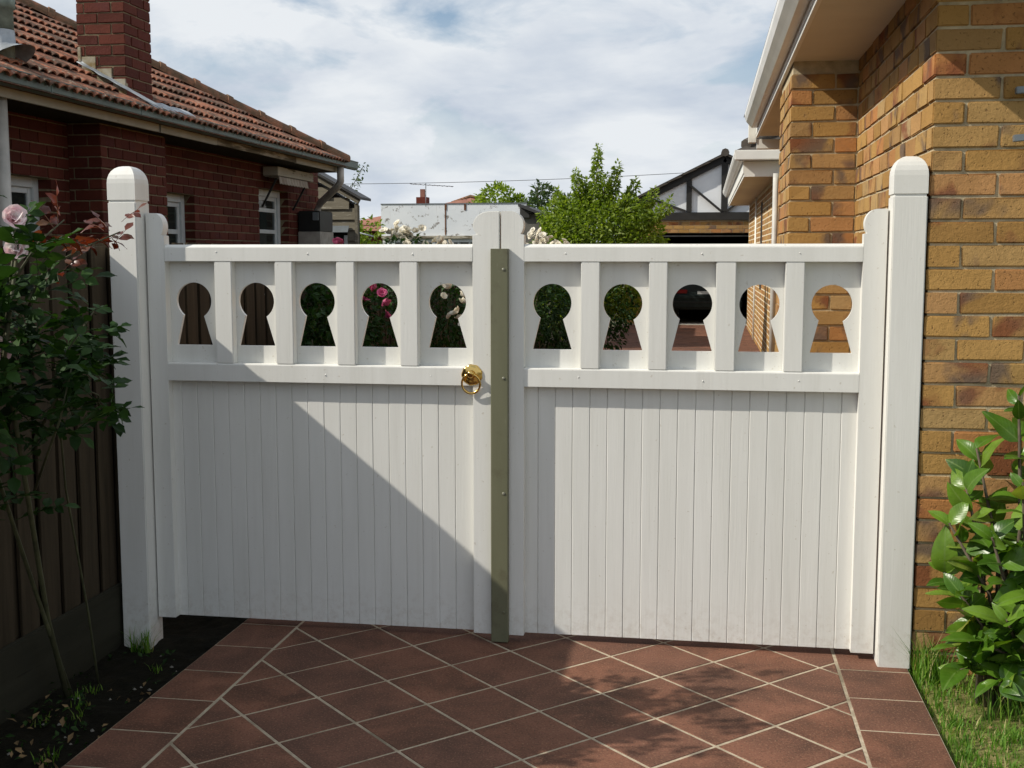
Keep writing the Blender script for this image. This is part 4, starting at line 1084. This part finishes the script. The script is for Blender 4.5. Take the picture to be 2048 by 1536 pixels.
# ------------------------------------------------------------------ trees and bushes behind the gate
def tree(name, label, base, trunk_pts, tr, limbs, clumps, n, size, mat, seed, group=None, up=.4):
    t = thing(name, base, label, 'tree' if 'tree' in name else 'bush', group)
    MB().tube(trunk_pts, tr, 8).build('trunk', M['bark'], t, fix=False)
    lm = MB()
    for pts, r in limbs: lm.tube(pts, [r * (1 - .75 * k / (len(pts) - 1)) for k in range(len(pts))], 6)
    if limbs:
        o = lm.build('limbs', M['bark'], t, fix=False)
    o = foliage(clumps, n, size, seed, up).build('crown', mat, t, fix=False); o['kind'] = 'stuff'
    return t
r = random.Random(5)
tb = Vector((-1.62, 13.1, -.08)); cl_ = [(-1.62, 13.1, 1.45, 1.0, 1.0, .85, 5), (-1.95, 13.0, 1.15, .7, .8, .8, 2.2), (-1.15, 13.2, 1.35, .75, .8, .75, 2.6), (-1.62, 13.0, 1.95, .62, .6, .42, 1.5), (-.95, 13.1, 1.8, .40, .5, .40, .8), (-2.05, 13.1, 1.75, .4, .5, .45, .9), (-1.25, 13.0, 2.1, .42, .5, .36, .8), (-1.98, 13.0, 2.12, .40, .5, .34, .7)]
lm_ = []
for (dx, dz_) in ((-.02, 1.78), (-.34, 1.46), (.26, 1.52), (.52, 1.30), (-.62, 1.15), (.80, 1.16), (1.02, .98), (.1, 1.35), (-.2, 1.3), (-.85, .85), (.66, .95)):
    tip = Vector((-1.55 + dx, 13.0 + r.uniform(-.3, .3), 1.30 + dz_)); mid = Vector((-1.6 + dx * .55, 13.05, 1.42 + dz_ * .45)); lm_.append(([tb + Vector((0, 0, .6)), mid, tip], .022))
    for k in range(9): q = mid.lerp(tip, .25 + .80 * k / 8); cl_.append((q.x, q.y, q.z, (.10 - .007 * k), .11, .10, .075 - .006 * k))
tree('leafy_tree', 'bright green bushy tree with upright sprays beside the half-timbered gable', tb, [tb, tb + Vector((.03, 0, .5)), tb + Vector((-.03, 0, 1.1))], [.08, .07, .05], lm_, cl_, 25000, .072, M['bright_leaf'], 3)
tb = Vector((-5.45, 27, -.1))
tree('round_tree', 'rounded olive green tree rising above the white garage', tb, [tb, tb + Vector((0, 0, 2.2))], [.12, .08], [([tb + Vector((0, 0, 1.8)), tb + Vector((.5, 0, 2.8))], .05), ([tb + Vector((0, 0, 1.8)), tb + Vector((-.5, 0, 2.8))], .05)],
     [(-5.5, 27, 2.75, .62, .7, .72, 3), (-5.05, 27.2, 2.55, .5, .6, .62, 2), (-6.0, 27.1, 2.5, .45, .6, .6, 1.6)], 2600, .16, M['bright_leaf'], 8)
tb = Vector((-3.5, 22, -.1))
tree('grey_tree', 'grey green wispy tree behind the bushy tree', tb, [tb, tb + Vector((0, 0, 2.2))], [.1, .06], [([tb + Vector((0, 0, 1.8)), tb + Vector((.3, 0, 3.1))], .04), ([tb + Vector((0, 0, 1.8)), tb + Vector((-.25, 0, 3.2))], .04)],
     [(-3.5, 22, 2.45, .50, .6, .65, 3), (-3.05, 22.2, 2.35, .45, .6, .55, 2), (-3.65, 22, 2.95, .22, .3, .25, .45), (-2.5, 22.2, 2.4, .5, .6, .5, 1.6)], 2600, .13, M['dull_leaf'], 9)
tb = Vector((-6.2, 14.8, -.1))
tree('garden_bush', 'leafy bush between the weatherboard shed and the white garage', tb, [tb, tb + Vector((0, 0, 1.5))], [.05, .03], [], [(-6.05, 14.8, 1.75, .45, .45, .5, 3), (-5.6, 14.9, 1.95, .25, .3, .25, 1), (-6.4, 14.7, 1.7, .4, .4, .5, 1.5)], 900, .11, M['bright_leaf'], 10)
tb = Vector((-5.85, 14.2, -.1))
t = thing('tall_sprig', tb, 'single thin leafy shoot leaning right above the shed roof', 'sapling')
pts = [(-5.85, 14.2, -.1), (-5.85, 14.2, 1.5), (-5.82, 14.2, 2.3), (-5.72, 14.2, 2.62), (-5.48, 14.2, 3.02)]
MB().tube(pts, [.02, .015, .009, .007, .004], 6).build('stem', M['bark'], t, fix=False)
cl_ = [(-5.83 + .068 * k, 14.2, 2.40 + .12 * k, .07, .07, .06, 1) for k in range(6)] + [(-5.78, 14.2, 2.36, .12, .1, .1, 2.2)]
o = foliage(cl_, 110, .085, 12).build('crown', M['dull_leaf'], t, fix=False); o['kind'] = 'stuff'

def rose_bush(label, base, clumps, n, blooms, bmat, seed, height, size=.055):
    r = random.Random(seed); base = Vector(base)
    t = thing('rose_bush', base, label, 'rose bush', 'rose bushes behind the gate')
    cn = MB()
    for k in range(6):
        c = r.choice(clumps); tip = Vector(c[:3]) + Vector((r.uniform(-.5, .5) * c[3], r.uniform(-.5, .5) * c[4], r.uniform(0, .6) * c[5])); mid = base.lerp(tip, .5) + Vector((r.uniform(-.08, .08), 0, .1))
        cn.tube([base + Vector((r.uniform(-.05, .05), r.uniform(-.05, .05), 0)), mid, tip], [.012, .009, .005], 6)
    cn.build('canes', M['cane'], t, fix=False)
    o = foliage(clumps, n, size, seed).build('foliage', M['rose_leaf'], t, fix=False); o['kind'] = 'stuff'
    bl = [bloom_mesh('bloom', M[bmat], .046, seed * 7 + q) for q in range(3)]
    for x, y_, z_ in blooms:
        sc = r.uniform(.75, 1.1)
        inst('bloom', r.choice(bl), t, (x, y_, z_), (radians(r.uniform(10, 75)), radians(r.uniform(-25, 25)), r.uniform(0, 6)), (sc, sc, sc))
    return t
def cluster(c, n, s, seed):
    r = random.Random(seed); return [(c[0] + r.gauss(0, s), c[1] + r.gauss(0, s), c[2] + r.gauss(0, s * .55)) for _ in range(n)]
rose_bush('dark leafy rose bush with deep pink blooms behind the left gate leaf', (-2.2, 2.3, -.09),
    [(-2.2, 2.42, 1.0, .22, .5, .5, 3), (-2.16, 1.92, .85, .2, .3, .42, 1.5), (-2.12, 2.85, 1.12, .24, .4, .36, 2), (-2.2, 2.6, .55, .2, .6, .4, 1.5), (-2.3, 2.35, 1.1, .12, .36, .4, 1.5)], 5600,
    [(-2.358, 2.9, 1.64), (-2.02, 2.5, 1.37), (-1.99, 2.52, 1.375), (-1.92, 2.5, 1.27), (-1.91, 2.48, 1.262), (-1.93, 2.5, 1.19), (-2.07, 2.5, 1.28), (-1.95, 2.5, 1.33), (-2.24, 2.5, 1.4)], 'deep_pink', 31, 1.6)
wc = cluster((-2.62, 5.3, 1.755), 13, .06, 1) + cluster((-2.47, 5.2, 1.77), 13, .055, 2) + cluster((-2.22, 5.2, 1.665), 12, .055, 3) + [(-1.95, 4.4, 1.33), (-1.85, 4.4, 1.26), (-1.84, 4.4, 1.20), (-1.83, 4.38, 1.21), (-1.90, 4.38, 1.11), (-1.87, 4.4, 1.13), (-1.93, 4.38, 1.10), (-1.84, 4.4, 1.03), (-1.87, 4.4, 1.08), (-2.0, 4.45, 1.25), (-1.97, 4.4, 1.315)]
rose_bush('rose bush with cream white clusters peeping over the left gate leaf', (-2.2, 5.1, -.09),
    [(-2.05, 4.75, 1.12, .20, .35, .36, 2), (-2.2, 5.1, 1.15, .26, .5, .42, 3), (-2.50, 5.25, 1.55, .22, .25, .20, 1.2), (-2.15, 5.6, 1.25, .25, .5, .4, 1.6), (-2.2, 5.0, 1.55, .12, .2, .12, .3)], 3000, wc, 'white_petal', 32, 1.8, .05)
wc2 = cluster((-1.66, 7.2, 1.76), 13, .05, 4) + cluster((-1.56, 7.1, 1.70), 11, .05, 5) + cluster((-1.42, 7.0, 1.66), 10, .05, 6) + cluster((-1.78, 7.3, 1.64), 12, .07, 7)
rose_bush('white rose bush showing right of the middle of the gate', (-2.0, 7.4, -.09),
    [(-1.9, 7.3, 1.05, .34, .5, .5, 3), (-1.68, 7.2, 1.45, .22, .3, .2, 1)], 2400, wc2, 'white_petal', 33, 1.75)
tb = Vector((-2.1, 10.2, -.09))
tree('shade_bush', 'dark green bush against the fence, with dark clumps added as shade below the leafy tree, seen through the keyholes', tb, [tb, tb + Vector((.05, 0, .8))], [.05, .03], [], [(-2.05, 10.2, 1.0, .4, .8, .55, 3), (-1.95, 11.6, .9, .4, .9, .6, 3), (-1.95, 11.0, .5, .4, .9, .4, 2), (-1.42, 12.3, .85, .5, .4, .48, 2.8), (-1.5, 12.3, .45, .45, .4, .3, 1.2)], 4200, .08, M['rose_leaf'], 14)  # dark rose leaf and the added drive-side clumps stand for shade below the tree
# ------------------------------------------------------------------ rose in front of the fence, left
rb = thing('rose_bush', (-2.31, -.55, -.08), 'tall rose bush with three pale pink blooms and reddish young leaves, front left', 'rose bush')
r = random.Random(77)
lv = [compound_leaf('leaf', M['rose_leaf'], q, 1.0) for q in range(4)]
rl = [compound_leaf('leaf', M['red_leaf'], 50 + q, .92) for q in range(3)]
canes = [
    ([(-2.325, -0.600, -0.090), (-2.324, -0.714, 0.262), (-2.087, -1.181, 0.799), (-2.008, -1.397, 1.276), (-1.999, -1.330, 1.553)], .0115, .35),
    ([(-2.320, -0.580, -0.090), (-2.340, -0.660, 0.150), (-2.211, -1.065, 0.669), (-2.033, -1.523, 1.175), (-1.982, -1.607, 1.595)], .010, .30),
    ([(-2.300, -0.420, -0.090), (-2.320, -0.440, 0.200), (-2.137, -0.876, 0.777), (-1.974, -1.187, 1.217), (-1.898, -1.078, 1.394)], .0055, .45),
    ([(-2.019, -1.211, 1.033), (-1.915, -1.229, 1.192), (-1.885, -1.092, 1.129), (-1.929, -1.017, 1.052)], .005, .15),
    ([(-1.999, -1.330, 1.385), (-1.991, -1.187, 1.528), (-1.940, -1.044, 1.595), (-1.873, -0.935, 1.646)], .005, .1),
    ([(-2.016, -1.397, 1.259), (-2.016, -1.330, 1.511), (-2.008, -1.313, 1.646)], .006, .1),
    ([(-1.999, -1.330, 1.511), (-1.982, -1.229, 1.612), (-1.957, -1.128, 1.679)], .0045, .1),
    ([(-2.075, -1.165, 0.830), (-1.904, -1.288, 1.081), (-1.882, -1.246, 1.242)], .005, .2),
]
for pts, rad, _ in canes:
    MB().tube(pts, [rad * (1 - .55 * k / (len(pts) - 1)) for k in range(len(pts))], 7).build('cane', M['cane'], rb, fix=False)
def along(pts, t):
    n = len(pts) - 1; k = min(int(t * n), n - 1); f = t * n - k
    return Vector(pts[k]).lerp(Vector(pts[k + 1]), f), (Vector(pts[k + 1]) - Vector(pts[k])).normalized()
def leaf_on(p, d, mesh, s=1.0):
    if p.z > 1.50 and r.random() < .5 and mesh in lv: return
    o = (Vector((r.gauss(0, 1), r.gauss(0, 1), r.gauss(0, .5))) + d * .4)
    inst('leaf', mesh, rb, p, orient(o, r.uniform(-.5, .5)), (s, s, s))
nl = 0
for ci, n0, t0 in ((0, 30, .55), (1, 34, .5), (2, 24, .62), (3, 18, .25), (5, 12, .2), (7, 16, .3)):
    for k in range(n0):
        p, d = along(canes[ci][0], r.uniform(t0, 1.0)); q = p + Vector((r.gauss(0, .045), r.gauss(0, .06), r.gauss(0, .05))); leaf_on(q, d, r.choice(lv), r.uniform(.75, 1.15))
for k in range(95):                                   # the dense mass against the palings
    leaf_on(Vector((r.uniform(-2.14, -1.99), r.uniform(-1.56, -1.16), r.uniform(1.04, 1.52))), Vector((0, .4, .3)), r.choice(lv), r.uniform(.8, 1.2))
for k in range(22):
    leaf_on(Vector((r.uniform(-1.98, -1.86), r.uniform(-1.18, -.98), r.uniform(1.24, 1.40))), Vector((.2, .4, .1)), r.choice(lv), r.uniform(.7, 1.05))
for k in range(10):
    leaf_on(Vector((r.uniform(-2.03, -1.93), r.uniform(-1.26, -1.06), r.uniform(1.50, 1.59))), Vector((.2, .4, .1)), r.choice(lv), r.uniform(.7, 1.05))
for ci, n0 in ((4, 11), (6, 5)):
    for k in range(n0):
        p, d = along(canes[ci][0], r.uniform(.45, 1.0)); leaf_on(p + Vector((r.gauss(0, .018), r.gauss(0, .02), r.gauss(0, .025))), d, r.choice(rl), r.uniform(.65, 1.05))
bm_ = [bloom_mesh('bloom', M['pale_pink'], .044, 200 + q) for q in range(2)]
for p, e in (((-2.012, -1.313, 1.675), (1.15, .25, .7)), ((-2.003, -1.313, 1.587), (1.25, -.1, .5)), ((-2.050, -1.363, 1.289), (1.2, .1, .9))):
    inst('bloom', bm_[0], rb, p, e)
inst('bud', bm_[1], rb, (-1.957, -1.111, 1.612), (.6, .4, 0), (.3, .3, .38))

# ------------------------------------------------------------------ broad-leaved shrub in front of the tan brick wall, right
sb = thing('broad_leaved_shrub', (1.08, -.28, -.02), 'glossy light green broad-leaved shrub in front of the tan brick wall', 'shrub')
r = random.Random(41)
sl = [leaf_mesh('leaf', M['shrub_leaf'], .148, .080, fold=.10 + .09 * q, arch=.10 + .12 * q, n=7, twist=q) for q in range(4)]
stems = []
for (x, y_, z_) in ((.86, -.16, .45), (.90, -.34, .40), (.98, -.14, .88), (1.10, -.20, 1.08), (.98, -.42, .62), (1.06, -.46, .82), (1.22, -.30, .98), (1.20, -.10, 1.2), (.88, -.22, .62), (.92, -.40, .22), (1.12, -.5, .5), (1.3, -.4, .7), (1.00, -.26, .30), (1.05, -.1, .65), (1.35, -.2, 1.1), (.93, -.2, .78), (1.02, -.5, .36), (.90, -.34, .12), (1.0, -.52, .14), (1.12, -.56, .2), (.95, -.45, .26), (1.2, -.5, .32)):
    b0 = Vector((1.05 + r.uniform(-.06, .06), -.26 + r.uniform(-.05, .05), -.02)); tip = Vector((x, y_, z_)); mid = b0.lerp(tip, .5) + Vector((.04, 0, .08)); stems.append([b0, mid, tip])
sm_ = MB()
for s_ in stems: MB().tube(s_, [.012, .008, .004], 6).build('stem', M['bark'], sb, fix=False)
for s_ in stems:
    for k in range(13):
        t_ = 1 - (k / 13) * .6 + r.uniform(-.02, .02)
        p, d = along(s_, max(.1, min(1, t_)))
        a = k * 2.4 + r.uniform(-.5, .5); side = Vector((cos(a), sin(a), r.uniform(-.15, .8)))
        dd = (side + d * (1.0 if k < 3 else .3)).normalized(); sc = r.uniform(.55, 1.12) * (1.0 if k > 1 else .7)
        tipp = p + dd * .16 * sc
        if tipp.y > .0: dd.y = -abs(dd.y)
        if tipp.x < .80 and p.z < 1.5: dd.x = abs(dd.x) * .6 - .1
        up = Vector((r.gauss(0, .5) - .35, r.gauss(0, .5) - .55, 1.0))
        inst('leaf', r.choice(sl), sb, p, orient(dd, r.uniform(-.6, .6), up.normalized()), (sc * r.uniform(.85, 1.1), sc, sc))

# ------------------------------------------------------------------ grass, weeds, litter
def blades(name, spots, mat, seed, lab=None):
    """spots: (x0,x1,y0,y1,n,hmin,hmax,lean)"""
    r = random.Random(seed); b = MB()
    for x0, x1, y0, y1, n, h0, h1, zf in spots:
        for _ in range(n):
            x, y_ = r.uniform(x0, x1), r.uniform(y0, y1); h = r.uniform(h0, h1); a = r.uniform(0, 2 * pi); w = r.uniform(.0015, .003); ln = r.uniform(.15, .9) * h
            z0 = zf(x, y_) - .004; c, s = cos(a), sin(a)
            b.add([(x - s * w, y_ + c * w, z0), (x + s * w, y_ - c * w, z0), (x + c * ln * .35 - s * w * .7, y_ + s * ln * .35 + c * w * .7, z0 + h * .6), (x + c * ln * .35 + s * w * .7, y_ + s * ln * .35 - c * w * .7, z0 + h * .6), (x + c * ln, y_ + s * ln, z0 + h)], [(0, 1, 3, 2), (2, 3, 4)])
    o = b.build(name, mat, None, fix=False); o['kind'] = 'stuff'; return o
rr = random.Random(2); spots = [(.84, 2.3, -1.9, .0, 11000, .010, .036, lawnz), (.80, .90, -1.6, .03, 700, .02, .06, lawnz), (.81, .93, -.12, .03, 190, .08, .20, lawnz), (.98, 1.3, -.45, -.05, 260, .05, .16, lawnz)]
for _ in range(80):
    x, y_ = rr.uniform(.85, 2.0), rr.uniform(-1.7, -.05); spots.append((x - .05, x + .05, y_ - .05, y_ + .05, 70, .02, .055, lawnz))
blades('lawn_grass', spots, M['grass'], 3)
spots = []
for _ in range(12):
    x, y_ = rr.uniform(-2.42, -1.97), rr.uniform(-1.5, .05); spots.append((x - .03, x + .03, y_ - .03, y_ + .03, 16, .015, .045, bedz))
spots.append((-2.36, -2.27, -.05, -.005, 60, .05, .14, bedz))
blades('bed_weeds', spots, M['grass'], 4)
wd = foliage([(rr.uniform(-2.4, -1.98), rr.uniform(-1.5, -.05), -.07, .09, .09, .03, 1) for _ in range(22)], 230, .03, 6, .8).build('ground_cover', M['rose_leaf'], None, fix=False); wd['kind'] = 'stuff'
peb = MB()
for _ in range(26):
    x, y_ = rr.uniform(-2.42, -1.96), rr.uniform(-1.7, -.02); s_ = rr.uniform(.004, .011); z0 = bedz(x, y_)
    vs = [(x + s_ * rr.uniform(.7, 1.2) * a, y_ + s_ * rr.uniform(.7, 1.2) * b, z0 + s_ * c) for a, b, c in ((1, 0, 0), (-1, 0, 0), (0, 1, 0), (0, -1, 0), (0, 0, .8), (0, 0, -.6))]
    peb.add(vs, [(0, 2, 4), (2, 1, 4), (1, 3, 4), (3, 0, 4), (2, 0, 5), (1, 2, 5), (3, 1, 5), (0, 3, 5)])
o = peb.build('pebbles', M['stone'], None, fix=False); o['kind'] = 'stuff'
dl = foliage([(rr.uniform(-2.4, -1.98), rr.uniform(-1.6, -.05), -.068, .06, .06, .012, 1) for _ in range(18)], 60, .035, 16, 1.2).build('leaf_litter', M['litter'], None, fix=False); dl['kind'] = 'stuff'
dl = foliage([(rr.uniform(.86, 1.7), rr.uniform(-1.4, -.05), -.008, .08, .08, .008, 1) for _ in range(24)], 110, .030, 17, 1.2).build('leaf_litter', M['litter'], None, fix=False); dl['kind'] = 'stuff'
